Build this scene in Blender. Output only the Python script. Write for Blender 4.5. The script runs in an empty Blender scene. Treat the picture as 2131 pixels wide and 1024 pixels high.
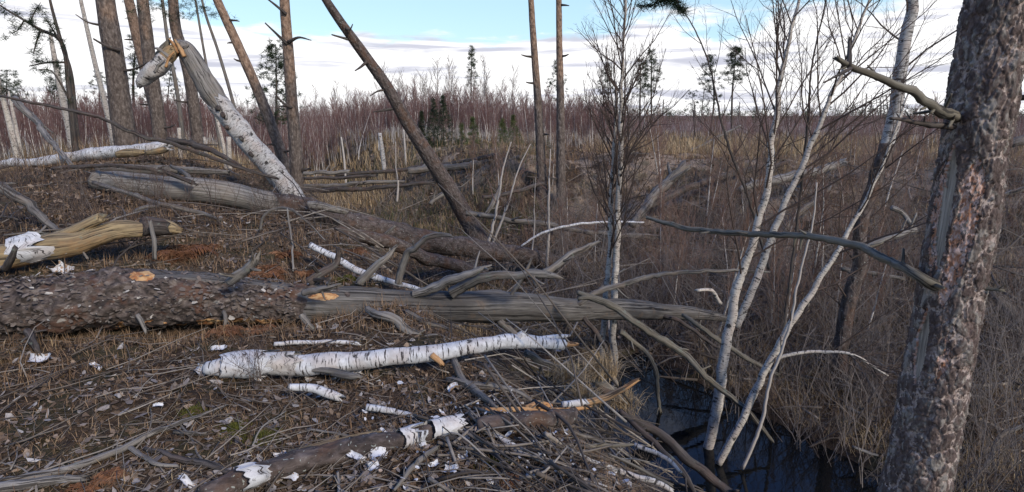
import bpy, math, random
import numpy as np
from math import radians, sin, cos, pi
random.seed(7); rng = np.random.default_rng(7)
C = bpy.context.scene.collection
S = bpy.context.scene
# ---------------------------------------------------------------- camera, world, sun, exposure
F_PX, PW, PH, PITCH, CAMZ = 1200.0, 2131.0, 1024.0, radians(12.77), 1.6
cam = bpy.data.cameras.new('camera'); camo = bpy.data.objects.new('camera', cam); C.objects.link(camo)
camo.location = (0, 0, CAMZ); camo.rotation_euler = (pi/2 - PITCH, 0, 0)
cam.sensor_width = 36; cam.lens = 36*F_PX/PW; cam.clip_start = 0.05; cam.clip_end = 3000
S.camera = camo
SUN_EL, SUN_AZ = radians(33), radians(140)      # azimuth from +Y towards +X: behind the viewer on the right
w = bpy.data.worlds.new('World'); S.world = w; w.use_nodes = True
S.view_settings.view_transform = 'Standard'; S.view_settings.look = 'None'
S.view_settings.gamma = 1; S.view_settings.use_curve_mapping = False
S.view_settings.exposure = 0.5
sl = bpy.data.lights.new('sun', 'SUN'); sl.energy = 2.3; sl.angle = radians(10); sl.color = (1, .90, .78)
so = bpy.data.objects.new('sun', sl); C.objects.link(so)
so.rotation_euler = (pi/2 - SUN_EL, 0, pi - SUN_AZ); so.location = (0, 0, 30)

class NT:
    """tiny node builder"""
    def __init__(s, nt): s.nt = nt; nt.nodes.clear()
    def n(s, t, ins=None, **props):
        nd = s.nt.nodes.new('ShaderNode'+t)
        for k, v in props.items(): setattr(nd, k, v)
        for k, v in (ins or {}).items(): s.set(nd.inputs[k], v)
        return nd
    def set(s, sock, v):
        if hasattr(v, 'outputs'): v = v.outputs[0]
        if isinstance(v, bpy.types.NodeSocket): s.nt.links.new(v, sock)
        elif isinstance(v, (tuple, list)) and len(v) == 3 and sock.type == 'RGBA': sock.default_value = (*v, 1)
        else: sock.default_value = v
    def m(s, op, a, b=0.0, c=0.0, clamp=False):
        nd = s.n('Math', operation=op); nd.use_clamp = clamp
        s.set(nd.inputs[0], a); s.set(nd.inputs[1], b); s.set(nd.inputs[2], c); return nd
    def vm(s, op, a, b=(0, 0, 0)):
        nd = s.n('VectorMath', operation=op); s.set(nd.inputs[0], a); s.set(nd.inputs[1], b); return nd
    def step(s, v, lo, hi):
        nd = s.n('MapRange', interpolation_type='SMOOTHSTEP')
        s.set(nd.inputs['Value'], v); s.set(nd.inputs['From Min'], lo); s.set(nd.inputs['From Max'], hi); return nd
    def mix(s, f, a, b):
        nd = s.n('Mix', data_type='RGBA'); s.set(nd.inputs[0], f); s.set(nd.inputs[6], a); s.set(nd.inputs[7], b)
        return nd.outputs[2]
    def noise(s, vec, scale, detail=4, rough=.55, dist=0.):
        return s.n('TexNoise', {'Vector': vec, 'Scale': scale, 'Detail': detail, 'Roughness': rough, 'Distortion': dist}).outputs[0]
    def ramp(s, f, stops):
        nd = s.n('ValToRGB'); s.set(nd.inputs[0], f); e = nd.color_ramp.elements
        while len(e) < len(stops): e.new(.5)
        for i, (p, c) in enumerate(stops): e[i].position = p; e[i].color = (*c, 1)
        return nd.outputs[0]

# sky: Nishita with a bank of cumulus low down and broken cloud above
T = NT(w.node_tree)
tc = T.n('TexCoord').outputs['Generated']
sky = T.n('TexSky', sky_type='NISHITA', sun_disc=False, sun_elevation=SUN_EL, sun_rotation=SUN_AZ, altitude=100., air_density=1.0, dust_density=.6, ozone_density=1.4)
sep = T.n('SeparateXYZ', {0: tc}); X, Y, Z = sep.outputs
az = T.m('ARCTAN2', X, Y)
zz = T.m('MAXIMUM', Z, 0.0)
v1 = T.n('CombineXYZ', {0: T.m('MULTIPLY', az, 5.0), 1: T.m('MULTIPLY', zz, 16.0), 2: 3.7})
n1 = T.noise(v1, 1.0, 8, .55)
v1b = T.n('CombineXYZ', {0: T.m('MULTIPLY', az, 1.6), 1: 2.2, 2: .3})
n1b = T.noise(v1b, 1.0, 2, .5)
top = T.m('ADD', T.m('ADD', .142, T.m('MULTIPLY', T.m('SUBTRACT', n1, .5), .10)), T.m('MULTIPLY', T.m('SUBTRACT', n1b, .5), .18))
m1 = T.step(T.m('SUBTRACT', top, zz), -.003, .012)
inv = T.m('DIVIDE', 1.0, T.m('ADD', zz, .12))
v2 = T.n('CombineXYZ', {0: T.m('MULTIPLY', X, inv), 1: T.m('MULTIPLY', Y, inv), 2: 5.1})
n2 = T.noise(v2, .9, 9, .58)
m2 = T.step(n2, T.m('ADD', .485, T.m('MULTIPLY', zz, .28)), T.m('ADD', .60, T.m('MULTIPLY', zz, .28)))
mask = T.m('MAXIMUM', m1, m2)
v3 = T.n('CombineXYZ', {0: T.m('MULTIPLY', az, 3.2), 1: T.m('MULTIPLY', zz, 46.0), 2: 7.9})
n3 = T.step(T.noise(v3, 1.0, 7, .6, .4), .465, .63)
hi = T.step(zz, .12, .2)
n3b = T.m('MAXIMUM', n3, T.m('MULTIPLY', hi, .55))
cloud = T.mix(n3b, (9.0, 8.95, 9.0), (4.7, 4.8, 5.6))
skyb = T.mix(.45, sky.outputs[0], (5.2, 7.9, 9.6))
skyb = T.mix(T.step(zz, .2, .6), skyb, T.mix(.7, sky.outputs[0], (.5, 1.5, 5.4)))
col = T.mix(mask, skyb, cloud)
bg = T.n('Background', {'Color': col, 'Strength': .1})
T.nt.links.new(bg.outputs[0], T.n('OutputWorld').inputs[0])

# ---------------------------------------------------------------- projection helpers, terrain, noise
CP, SP = cos(PITCH), sin(PITCH)
def ray(px, py):
    cx = (px-PW/2)/F_PX; cy = (PH/2-py)/F_PX
    return np.array([cx, CP+cy*SP, -SP+cy*CP])
def at(px, py, d):                      # the point of that picture ray at d metres ahead
    r = ray(px, py); return np.array([0, 0, CAMZ]) + r*(d/r[1])
def wid(px, py, d, w): return w*.5*(d/ray(px, py)[1])/F_PX
def proj(P):
    P = np.asarray(P, float); x = P[..., 0]; y = P[..., 1]; z = P[..., 2]-CAMZ
    zc = y*CP - z*SP; u = y*SP + z*CP
    return PW/2+F_PX*x/zc, PH/2-F_PX*u/zc
def _h(ix, iy, iz, seed):
    h = (ix.astype(np.int64)*374761393 + iy.astype(np.int64)*668265263 + iz.astype(np.int64)*2147483647*3 + seed*974711) & 0xffffffff
    h = ((h ^ (h >> 13))*1274126177) & 0xffffffff
    h = ((h ^ (h >> 16))*2246822519) & 0xffffffff
    return ((h ^ (h >> 15)) & 0xffffff)/float(0xffffff)
def vnoise(P, seed=0):
    i = np.floor(P); f = P-i; f = f*f*(3-2*f); i = i.astype(np.int64); r = 0
    for dx in (0, 1):
        for dy in (0, 1):
            for dz in (0, 1):
                wgt = (f[..., 0] if dx else 1-f[..., 0])*(f[..., 1] if dy else 1-f[..., 1])*(f[..., 2] if dz else 1-f[..., 2])
                r = r + wgt*_h(i[..., 0]+dx, i[..., 1]+dy, i[..., 2]+dz, seed)
    return r
def fbm(P, oct=4, seed=0, gain=.5):
    P = np.asarray(P, float); a = 1.; s = 0; t = 0
    for o in range(oct): s = s + a*vnoise(P*2.03**o+o*17.1, seed+o); t += a; a *= gain
    return s/t
def cells(P, seed=0):                    # cellular noise: F1, F2, id
    i = np.floor(P).astype(np.int64); best = np.full(P.shape[:-1], 9.); sec = best.copy(); idv = best*0
    for dx in (-1, 0, 1):
        for dy in (-1, 0, 1):
            for dz in (-1, 0, 1):
                a, b, c = i[..., 0]+dx, i[..., 1]+dy, i[..., 2]+dz
                q = np.stack([a+_h(a, b, c, seed), b+_h(a, b, c, seed+1), c+_h(a, b, c, seed+2)], -1)
                d = np.sqrt(((P-q)**2).sum(-1)); r = _h(a, b, c, seed+3)
                lt = d < best
                sec = np.where(lt, best, np.minimum(sec, d)); idv = np.where(lt, r, idv); best = np.where(lt, d, best)
    return best, sec, idv
def ss(x, a, b):
    t = np.clip((x-a)/(b-a), 0, 1); return t*t*(3-2*t)
WATER = -1.38
def st(x, y):
    dx, dy = x+.93, y-10.2
    return dx*.866+dy*.5, -dx*.5+dy*.866
def H0(x, y):
    s, t = st(x, y)
    ridge = (.62*ss(t, -6.5, -2.2)+.24*ss(t, -2.2, 1.5))*(1-.9*ss(t, 4, 10))*np.exp(-((s+5.2)/2.6)**2)
    near = ridge
    lipn = ss(s, -2.9, -.95)
    z = near*(1-lipn) + (-1.75)*lipn
    sc = 4.6+6.0*ss(-t, -5, 0)
    far = -1.75+.45*ss(s, .15, .75)+(1.75-.45+.42)*ss(s, .8, sc)
    far = far - .38*ss(s, sc+1, sc+9)
    z = np.where(s > 0, far, z)
    z = np.maximum(z, -1.95+.72*ss(t, -4.9, -3.8)-.1*ss(np.abs(s), 0, 3))      # past the pool the bed is silted up
    # the ditch silts up far off and fades
    k = ss(t, 22, 34); z = z*(1-k)
    return z
def H(x, y):
    x = np.asarray(x, float); y = np.asarray(y, float)
    z = H0(x, y)
    P = np.stack([x, y, x*0], -1); s, t = st(x, y)
    z = z-.17*np.exp(-((y-3.66-.3*(x+3.3)*.9)/.2)**2)*(1-ss(x, -1.9, -1.0))*ss(x, -6, -4.5)      # hollow under the big trunk
    amp = .25+.75*ss(np.abs(s), .9, 2.0)
    z = z + amp*((fbm(P*.55, 3, 3)-.5)*(.34*ss(y, 4, 10)+.35*ss(s, 2.5, 4.5)*(1-ss(y, 26, 34))) + (fbm(P*2.1, 3, 5)-.5)*.16 + (fbm(P*9, 3, 9)-.5)*.045)
    return z
def G(px, py, dmax=140):                 # distance ahead at which the picture ray meets the ground
    r = ray(px, py); ys = np.concatenate([np.arange(1, 12, .04), np.arange(12, dmax, .15)])
    P = np.array([0, 0, CAMZ])+r[None]*(ys/r[1])[:, None]
    below = P[:, 2] < H(P[:, 0], P[:, 1]); k = np.argmax(below)
    return float(ys[k]) if below.any() else dmax
# ---------------------------------------------------------------- mesh builder
def norm(v): return v/(np.linalg.norm(v, axis=-1, keepdims=True)+1e-9)
class MB:
    def __init__(s): s.v = []; s.q = []; s.t = []; s.rest = []; s.a = []; s.n = 0; s.qm = []; s.tm = []
    def add(s, v, q=None, t=None, rest=None, a=None, mi=0):
        v = np.asarray(v, float).reshape(-1, 3); k = len(v)
        s.v.append(v); s.rest.append(v if rest is None else np.asarray(rest, float).reshape(-1, 3))
        s.a.append(np.zeros(k) if a is None else np.broadcast_to(np.asarray(a, float).reshape(-1) if np.ndim(a) else np.full(k, a), (k,)))
        if q is not None and len(q): q = np.asarray(q, np.int64).reshape(-1, 4)+s.n; s.q.append(q); s.qm.append(np.full(len(q), mi))
        if t is not None and len(t): t = np.asarray(t, np.int64).reshape(-1, 3)+s.n; s.t.append(t); s.tm.append(np.full(len(t), mi))
        s.n += k
    def tubes(s, P, R, sides=3, a=None, mi=0, cap=False):
        """m tubes at once: P (m,n,3), R (m,n)"""
        P = np.asarray(P, float); R = np.asarray(R, float); m, n, _ = P.shape
        T_ = np.gradient(P, axis=1); T_ = norm(T_)
        ax = norm(P[:, -1]-P[:, 0]); ref = np.where(np.abs(ax[:, 2:3]) > .8, np.array([[1., .1, 0]]), np.array([[0, 0.05, 1.]]))
        U = norm(np.cross(T_, ref[:, None, :])); V = np.cross(T_, U)
        ang = np.linspace(0, 2*pi, sides, endpoint=False)
        ring = U[:, :, None, :]*np.cos(ang)[None, None, :, None]+V[:, :, None, :]*np.sin(ang)[None, None, :, None]
        v = P[:, :, None, :]+ring*R[:, :, None, None]
        L = np.concatenate([np.zeros((m, 1)), np.cumsum(np.linalg.norm(np.diff(P, axis=1), axis=-1), 1)], 1)
        rs = np.empty((m, n, sides, 3)); off = rng.random((m, 1, 1))*50
        rs[..., 0] = np.cos(ang)*R[:, :, None]; rs[..., 1] = np.sin(ang)*R[:, :, None]; rs[..., 2] = L[:, :, None]+off
        b = (np.arange(m)*n*sides)[:, None, None]; i = np.arange(n-1)[None, :, None]*sides; j = np.arange(sides)[None, None, :]; j2 = (j+1) % sides
        q = np.stack([b+i+j, b+i+j2, b+i+sides+j2, b+i+sides+j], -1).reshape(-1, 4)
        tt = None
        if cap:
            e = (b[:, 0, 0]+(n-1)*sides); tt = []
            for c in range(1, sides-1): tt.append(np.stack([e, e+c, e+c+1], -1)); z0 = b[:, 0, 0]; tt.append(np.stack([z0, z0+c+1, z0+c], -1))
            tt = np.concatenate(tt)
        av = None if a is None else np.repeat(np.broadcast_to(a, (m,)), n*sides)
        s.add(v, q, tt, rs, av, mi)
    def build(s, name, mats, parent=None, smooth=True, data_only=False):
        me = bpy.data.meshes.new(name)
        v = np.concatenate(s.v); q = np.concatenate(s.q) if s.q else np.zeros((0, 4), np.int64); t = np.concatenate(s.t) if s.t else np.zeros((0, 3), np.int64)
        me.vertices.add(len(v)); me.vertices.foreach_set('co', v.astype(np.float32).ravel())
        me.loops.add(len(q)*4+len(t)*3); me.loops.foreach_set('vertex_index', np.concatenate([q.ravel(), t.ravel()]).astype(np.int32))
        me.polygons.add(len(q)+len(t))
        me.polygons.foreach_set('loop_start', np.concatenate([np.arange(len(q))*4, len(q)*4+np.arange(len(t))*3]).astype(np.int32))
        mi = np.concatenate((s.qm if s.q else [])+(s.tm if s.t else [])).astype(np.int32)
        me.polygons.foreach_set('material_index', mi)
        me.polygons.foreach_set('use_smooth', np.full(len(q)+len(t), smooth))
        at_ = me.attributes.new('rest', 'FLOAT_VECTOR', 'POINT'); at_.data.foreach_set('vector', np.concatenate(s.rest).astype(np.float32).ravel())
        at_ = me.attributes.new('rnd', 'FLOAT', 'POINT'); at_.data.foreach_set('value', np.concatenate(s.a).astype(np.float32))
        me.update(calc_edges=True)
        for m in (mats if isinstance(mats, (list, tuple)) else [mats]): me.materials.append(m)
        if data_only: return me
        o = bpy.data.objects.new(name, me); C.objects.link(o)
        if parent is not None: o.parent = parent
        return o
def gn_scatter(name, meshes, x, y, z, s, rot=None, mats=None):
    """one object whose geometry nodes set copies of a few meshes on its points (for growth nobody could count)"""
    src = bpy.data.collections.new(name+'_kinds')
    for m in meshes: o = bpy.data.objects.new(name+'_kind', m); src.objects.link(o)
    me = bpy.data.meshes.new(name); me.vertices.add(len(x)); me.vertices.foreach_set('co', np.stack([x, y, z], -1).astype(np.float32).ravel())
    a = me.attributes.new('s', 'FLOAT', 'POINT'); a.data.foreach_set('value', np.asarray(s, np.float32))
    a = me.attributes.new('rot', 'FLOAT_VECTOR', 'POINT'); r3 = np.zeros((len(x), 3)); r3[:, 2] = rng.uniform(0, 6.28, len(x)); r3[:, :2] = rng.normal(0, .06, (len(x), 2)); a.data.foreach_set('vector', r3.astype(np.float32).ravel())
    a = me.attributes.new('kind', 'INT', 'POINT'); a.data.foreach_set('value', rng.integers(0, len(meshes), len(x)).astype(np.int32))
    ob = bpy.data.objects.new(name, me); C.objects.link(ob)
    g = bpy.data.node_groups.new(name, 'GeometryNodeTree'); g.interface.new_socket('Geometry', in_out='INPUT', socket_type='NodeSocketGeometry'); g.interface.new_socket('Geometry', in_out='OUTPUT', socket_type='NodeSocketGeometry')
    N_ = g.nodes; gi = N_.new('NodeGroupInput'); go = N_.new('NodeGroupOutput'); ip = N_.new('GeometryNodeInstanceOnPoints'); ci = N_.new('GeometryNodeCollectionInfo')
    ci.inputs['Collection'].default_value = src; ci.inputs['Separate Children'].default_value = True; ci.inputs['Reset Children'].default_value = True
    def attr(n_, t_): q = N_.new('GeometryNodeInputNamedAttribute'); q.data_type = t_; q.inputs['Name'].default_value = n_; return q.outputs[0]
    ip.inputs['Pick Instance'].default_value = True; l = g.links.new
    l(gi.outputs[0], ip.inputs['Points']); l(ci.outputs[0], ip.inputs['Instance']); l(attr('kind', 'INT'), ip.inputs['Instance Index']); l(attr('s', 'FLOAT'), ip.inputs['Scale']); l(attr('rot', 'FLOAT_VECTOR'), ip.inputs['Rotation']); l(ip.outputs[0], go.inputs[0])
    md = ob.modifiers.new('scatter', 'NODES'); md.node_group = g
    return ob
def tag(o, label=None, cat=None, group=None, kind=None):
    if label: o['label'] = label
    if cat: o['category'] = cat
    if group: o['group'] = group
    if kind: o['kind'] = kind
    return o
def empty(name, loc, label, cat, group=None):
    o = bpy.data.objects.new(name, None); C.objects.link(o); o.location = loc; o.empty_display_size = .1
    return tag(o, label, cat, group)
def addpart(o, parent):                  # parent, keeping world place (parents carry only a location)
    o.parent = parent; o.location = [a-b for a, b in zip(o.location, parent.location)]; return o
def spline(P, k=8):                      # Catmull-Rom through the rows of P
    P = np.asarray(P, float)
    if len(P) < 3: 
        t = np.linspace(0, 1, k+1)[:, None]; return P[0]*(1-t)+P[-1]*t
    Q = np.vstack([2*P[0]-P[1], P, 2*P[-1]-P[-2]]); out = []
    for i in range(1, len(Q)-2):
        t = np.linspace(0, 1, k, endpoint=False)[:, None]; a, b, c, d = Q[i-1], Q[i], Q[i+1], Q[i+2]
        out.append(.5*((2*b)+(-a+c)*t+(2*a-5*b+4*c-d)*t*t+(-a+3*b-3*c+d)*t**3))
    out.append(P[-1:]); return np.vstack(out)
def resample(P, R, step):
    L = np.concatenate([[0], np.cumsum(np.linalg.norm(np.diff(P, axis=0), axis=1))]); n = max(3, int(L[-1]/step)+1)
    l = np.linspace(0, L[-1], n); return np.stack([np.interp(l, L, P[:, i]) for i in range(3)], 1), np.interp(l, L, R), l
def limb(mb, P, R, step=.05, sides=10, rough=.08, freq=6., disp=None, jag=0., seed=None, a=None, mi=0, capend=True, kink=0.):
    """one trunk or branch with uneven surface; disp(rest, frac, ang, pos, nrm) -> metres outwards and value"""
    seed = random.randint(0, 9999) if seed is None else seed
    Ps = spline(np.column_stack([P, R]), 10); P, R, L = resample(Ps[:, :3], Ps[:, 3], step); n = len(P)
    if kink:
        env = np.sin(np.pi*np.clip(L/L[-1], 0, 1))**.5; lam = max(R.mean()*7, .05)
        q0 = np.stack([L/lam, L*0+seed*1.7, L*0], -1)
        for ax_ in range(3): P = P.copy(); P[:, ax_] += (fbm(q0+ax_*31.3, 3, seed+ax_)-.5)*2*kink*R.mean()*env
    T_ = norm(np.gradient(P, axis=0)); U = np.zeros_like(P)
    u = np.cross(T_[0], [0, 0, 1.] if abs(T_[0][2]) < .9 else [1., 0, 0]); U[0] = u/np.linalg.norm(u)
    for i in range(1, n):
        u = U[i-1]-T_[i]*np.dot(U[i-1], T_[i]); U[i] = u/np.linalg.norm(u)
    V = np.cross(T_, U); ang = np.linspace(0, 2*pi, sides, endpoint=False)
    ring = U[:, None]*np.cos(ang)[None, :, None]+V[:, None]*np.sin(ang)[None, :, None]
    rest = np.empty((n, sides, 3)); rest[..., 0] = np.cos(ang)*R[:, None]; rest[..., 1] = np.sin(ang)*R[:, None]; rest[..., 2] = L[:, None]
    q3 = rest/np.maximum(R[:, None, None], 1e-4); q3[..., 2] = rest[..., 2]/max(R.mean(), 1e-3)*.35
    rr = R[:, None]*(1+rough*2*(fbm(q3*freq*.25, 3, seed)-.5))
    av = a
    if disp is not None:
        dd, av = disp(rest, (L/L[-1])[:, None]+0*ang[None], ang[None]+0*L[:, None], P[:, None]+ring*R[:, None, None], ring); rr = rr+dd
        av = av.ravel()
    v = P[:, None]+ring*rr[..., None]
    if jag:
        k = np.exp(-(L[-1]-L)/(R[-1]*1.5+1e-3))[:, None]*(fbm(np.stack([ang*2.2, ang*0, ang*0], -1), 3, seed+5)[None]-.5)*jag*2
        v = v+T_[:, None]*k[..., None]*(R[-1]*3)
    i = np.arange(n-1)[:, None]*sides; j = np.arange(sides)[None]; j2 = (j+1) % sides
    q = np.stack([i+j, i+j2, i+sides+j2, i+sides+j], -1).reshape(-1, 4)
    v = v.reshape(-1, 3); rest = rest.reshape(-1, 3); tt = []
    if capend:
        c0, c1 = len(v), len(v)+1
        v = np.vstack([v, P[0]-T_[0]*R[0]*.1, P[-1]-T_[-1]*R[-1]*(.6 if jag else 0)+T_[-1]*R[-1]*.1]); rest = np.vstack([rest, [0, 0, 0], [0, 0, L[-1]]])
        if av is not None and np.ndim(av): av = np.concatenate([av, [av[0], av[-1]]])
        jj = np.arange(sides); e = (n-1)*sides
        tt = np.concatenate([np.stack([jj*0+c0, (jj+1) % sides, jj], 1), np.stack([jj*0+c1, e+jj, e+(jj+1) % sides], 1)])
    rest = rest+np.array([0, 0, seed % 97])
    mb.add(v, q, tt, rest, av, mi)
    return P, R
# ---------------------------------------------------------------- materials
M = {}
def mat(name, fn):
    m = bpy.data.materials.new(name); m.use_nodes = True; t = NT(m.node_tree); M[name] = m
    r = fn(t)
    col, rough, bump = r[0], r[1], r[2]; b = t.n('BsdfPrincipled', {'IOR': 1.33 if name == 'water' else 1.5, 'Base Color': col, 'Roughness': rough, 'Specular IOR Level': r[3] if len(r) > 3 else .25})
    if bump is not None:
        h, st_, di = bump; bn = t.n('Bump', {'Height': h, 'Strength': st_, 'Distance': di}); t.nt.links.new(bn.outputs[0], b.inputs['Normal'])
    t.nt.links.new(b.outputs[0], t.n('OutputMaterial').inputs[0]); return m
def rest(t): return t.n('Attribute', attribute_name='rest').outputs['Vector']
def rnd(t): return t.n('Attribute', attribute_name='rnd').outputs['Fac']
def sc(t, v, x, y, z): return t.vm('MULTIPLY', v, (x, y, z)).outputs[0]
def objpos(t): return t.n('NewGeometry').outputs['Position']
def birch(white=(.56, .54, .50), dark=.5, scale=1.0):
    def f(t):
        r = rest(t)
        len_ = t.noise(sc(t, r, 14*scale, 14*scale, 95*scale), 1, 3, .6)
        patch = t.noise(sc(t, r, 9*scale, 9*scale, 13*scale), 1, 5, .62, .5)
        soft = t.noise(sc(t, r, 25, 25, 30), 1, 4, .6)
        c = t.mix(t.step(soft, .35, .7), tuple(k*.72 for k in white), white)
        c = t.mix(t.m('MULTIPLY', t.step(t.noise(r, 7, 3), .45, .65), .45), c, (.42, .34, .29))
        c = t.mix(t.step(len_, .565, .61), c, (.06, .052, .05))
        c = t.mix(t.step(patch, 1-dark+.04, 1-dark+.13), c, (.045, .04, .036))
        h = t.m('SUBTRACT', t.m('MULTIPLY', soft, .5), t.step(patch, 1-dark+.04, 1-dark+.13))
        return c, .8, (h, .5, .006)
    return f
mat('birch_bark', birch((.50, .48, .45), dark=.48))
mat('birch_bark_young', birch((.56, .51, .44), dark=.465, scale=1.7))
mat('birch_bark_clean', birch((.62, .62, .62), dark=.43))
def greywood(a=(.20, .185, .165), b=(.085, .075, .066), warm=(.19, .13, .085), wv=.35):
    def f(t):
        r = rest(t)
        g = t.noise(sc(t, r, 55, 55, 3.2), 1, 6, .65, .3)
        g2 = t.noise(sc(t, r, 110, 110, 5), 1, 3, .6)
        crack = t.step(t.noise(sc(t, r, 60, 60, 1.8), 1, 4, .6, .3), .57, .60)
        big = t.noise(r, 4.5, 4, .6)
        c = t.mix(t.step(g, .33, .68), b, a)
        c = t.mix(t.m('MULTIPLY', t.step(big, .45, .66), wv), c, warm)
        c = t.mix(t.m('MULTIPLY', t.step(g2, .55, .7), .3), c, tuple(k*1.45 for k in a))
        c = t.mix(t.m('MULTIPLY', crack, .8), c, (.02, .017, .015))
        c = t.mix(t.m('MULTIPLY', t.step(t.noise(r, 19, 4), .62, .7), .5), c, (.16, .19, .15))
        return c, .85, (t.m('SUBTRACT', g, t.m('MULTIPLY', crack, .8)), .7, .006)
    return f
mat('grey_wood', greywood())
mat('pale_wood', greywood((.27, .25, .225), (.12, .108, .095), (.24, .18, .12), .3))
mat('dark_wood', greywood((.105, .09, .08), (.04, .034, .03), (.11, .065, .045), .5))
mat('olive_branch', greywood((.21, .19, .15), (.09, .078, .06), (.15, .125, .085), .45))
mat('fresh_wood', greywood((.52, .33, .17), (.33, .17, .075), (.55, .25, .09), .6))
mat('orange_rot', greywood((.34, .26, .145), (.13, .095, .06), (.34, .18, .07), .5))
def deadbark(t):        # flaking bark of fallen pines with lichen specks
    r = rest(t); a = rnd(t)
    n = t.noise(sc(t, r, 22, 22, 12), 1, 7, .65, .4); n2 = t.noise(r, 5, 4, .6)
    v = t.n('TexVoronoi', {'Vector': sc(t, r, 30, 30, 15), 'Scale': 1., 'Randomness': 1.})
    c = t.ramp(n, [(.28, (.022, .017, .015)), (.45, (.065, .05, .043)), (.6, (.12, .095, .085)), (.75, (.19, .165, .15))])
    c = t.mix(t.m('MULTIPLY', t.step(n2, .5, .66), .55), c, (.115, .06, .035))
    sp = t.step(t.noise(r, 60, 2, .5), .66, .7)
    c = t.mix(t.m('MULTIPLY', sp, .8), c, (.33, .35, .31))
    return c, .9, (t.m('ADD', n, v.outputs[0]), .8, .012)
mat('dead_bark', deadbark)
def logmat(t):          # big fallen pine: bark (rnd 1) over bare grey wood (rnd 0), rnd above 1 = orange rot
    r = rest(t); a = rnd(t)
    n = t.noise(sc(t, r, 20, 20, 14), 1, 8, .68, .5); n2 = t.noise(r, 6, 4, .6)
    bark = t.ramp(n, [(.34, (.012, .01, .009)), (.44, (.045, .035, .03)), (.54, (.095, .074, .064)), (.63, (.17, .14, .12)), (.78, (.26, .235, .21))])
    bark = t.mix(t.m('MULTIPLY', t.step(n2, .5, .64), .6), bark, (.12, .058, .035))
    pale = t.step(t.noise(sc(t, r, 26, 26, 18), 1, 4, .5), .64, .68)
    bark = t.mix(t.m('MULTIPLY', pale, .75), bark, (.29, .27, .24))
    g = t.noise(sc(t, r, 50, 50, 2.5), 1, 7, .68, .5); gb = t.noise(sc(t, r, 7, 7, 1.6), 1, 5, .6, .4)
    wood = t.ramp(g, [(.3, (.045, .041, .037)), (.48, (.11, .101, .092)), (.7, (.21, .197, .18))])
    wood = t.mix(t.m('MULTIPLY', t.step(gb, .42, .6), .72), wood, (.075, .067, .06))
    crack = t.step(t.noise(sc(t, r, 48, 48, 1.0), 1, 4, .6, .5), .585, .61)
    wood = t.mix(t.m('MULTIPLY', crack, .85), wood, (.015, .013, .012))
    wood = t.mix(t.m('MULTIPLY', t.step(t.noise(r, 12, 5), .57, .66), .5), wood, (.15, .11, .08))
    c = t.mix(t.step(a, .35, .6), wood, bark)
    c = t.mix(t.step(a, 1.4, 1.7), c, t.mix(t.step(n, .4, .6), (.30, .12, .045), (.52, .33, .16)))
    return c, .88, (t.mix(t.step(a, .35, .6), t.m('SUBTRACT', g, crack), n), .8, .008)
mat('fallen_pine_surface', logmat)
def pinebark(t):        # near pine: attribute rnd carries seam/plate code
    r = rest(t); a = rnd(t)
    n = t.noise(sc(t, r, 55, 55, 34), 1, 7, .66, .3); n2 = t.noise(sc(t, r, 7, 7, 4), 1, 5, .6); n3 = t.noise(sc(t, r, 21, 21, 13), 1, 5, .62, .6)
    plate = t.ramp(n, [(.3, (.035, .026, .023)), (.46, (.082, .06, .053)), (.6, (.13, .098, .087)), (.8, (.21, .175, .155))])
    plate = t.mix(t.m('MULTIPLY', t.step(n3, .48, .58), .8), plate, (.15, .135, .12))
    lich = t.step(n3, .565, .60)
    plate = t.mix(t.m('MULTIPLY', lich, .85), plate, (.27, .24, .21))
    seam = t.mix(t.step(n, .35, .6), (.17, .12, .10), (.42, .35, .31))
    seam = t.mix(t.m('MULTIPLY', t.step(n2, .5, .62), .8), seam, (.09, .06, .055))
    c = t.mix(t.step(a, .5, .28), plate, seam)
    orange = t.mix(t.step(n, .4, .6), (.34, .165, .095), (.52, .39, .34))
    c = t.mix(t.step(a, 1.2, 1.6), c, orange)
    g = t.noise(sc(t, r, 120, 120, 5), 1, 5, .6)
    wood = t.mix(t.step(g, .3, .7), (.17, .148, .12), (.42, .375, .315))
    c = t.mix(t.step(a, 2.2, 2.6), c, wood)
    return c, .92, (n, .9, .005)
mat('pine_bark', pinebark)
def trunkbark(t, up_from):       # standing pines further off: scaly grey below, orange above
    r = rest(t); z = t.n('SeparateXYZ', {0: objpos(t)}).outputs[2]
    v = t.n('TexVoronoi', {'Vector': t.vm('ADD', sc(t, r, 20, 20, 11), t.vm('SCALE', t.n('TexNoise', {'Vector': r, 'Scale': 14., 'Detail': 3.}).outputs[1]).outputs[0]).outputs[0], 'Scale': 1.}).outputs[0]
    n = t.noise(sc(t, r, 26, 26, 12), 1, 6, .65); n2 = t.noise(sc(t, r, 3, 3, 2), 1, 4)
    low = t.ramp(n, [(.3, (.045, .036, .03)), (.5, (.12, .095, .08)), (.72, (.23, .195, .17))])
    up = t.ramp(n, [(.3, (.12, .075, .05)), (.5, (.26, .17, .115)), (.72, (.40, .29, .21))])
    f = t.step(t.m('ADD', z, t.m('MULTIPLY', t.m('SUBTRACT', n2, .5), 5)), 1.6+up_from, 3.4+up_from)
    c = t.mix(f, low, up); c = t.mix(t.m('MULTIPLY', t.step(v, .5, .9), .6), c, (.05, .038, .032))
    return c, .9, (t.m('SUBTRACT', n, v), .8, .02)
mat('standing_pine_bark', lambda t: trunkbark(t, 1.7)); mat('orange_pine_bark', lambda t: trunkbark(t, 0.))
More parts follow.
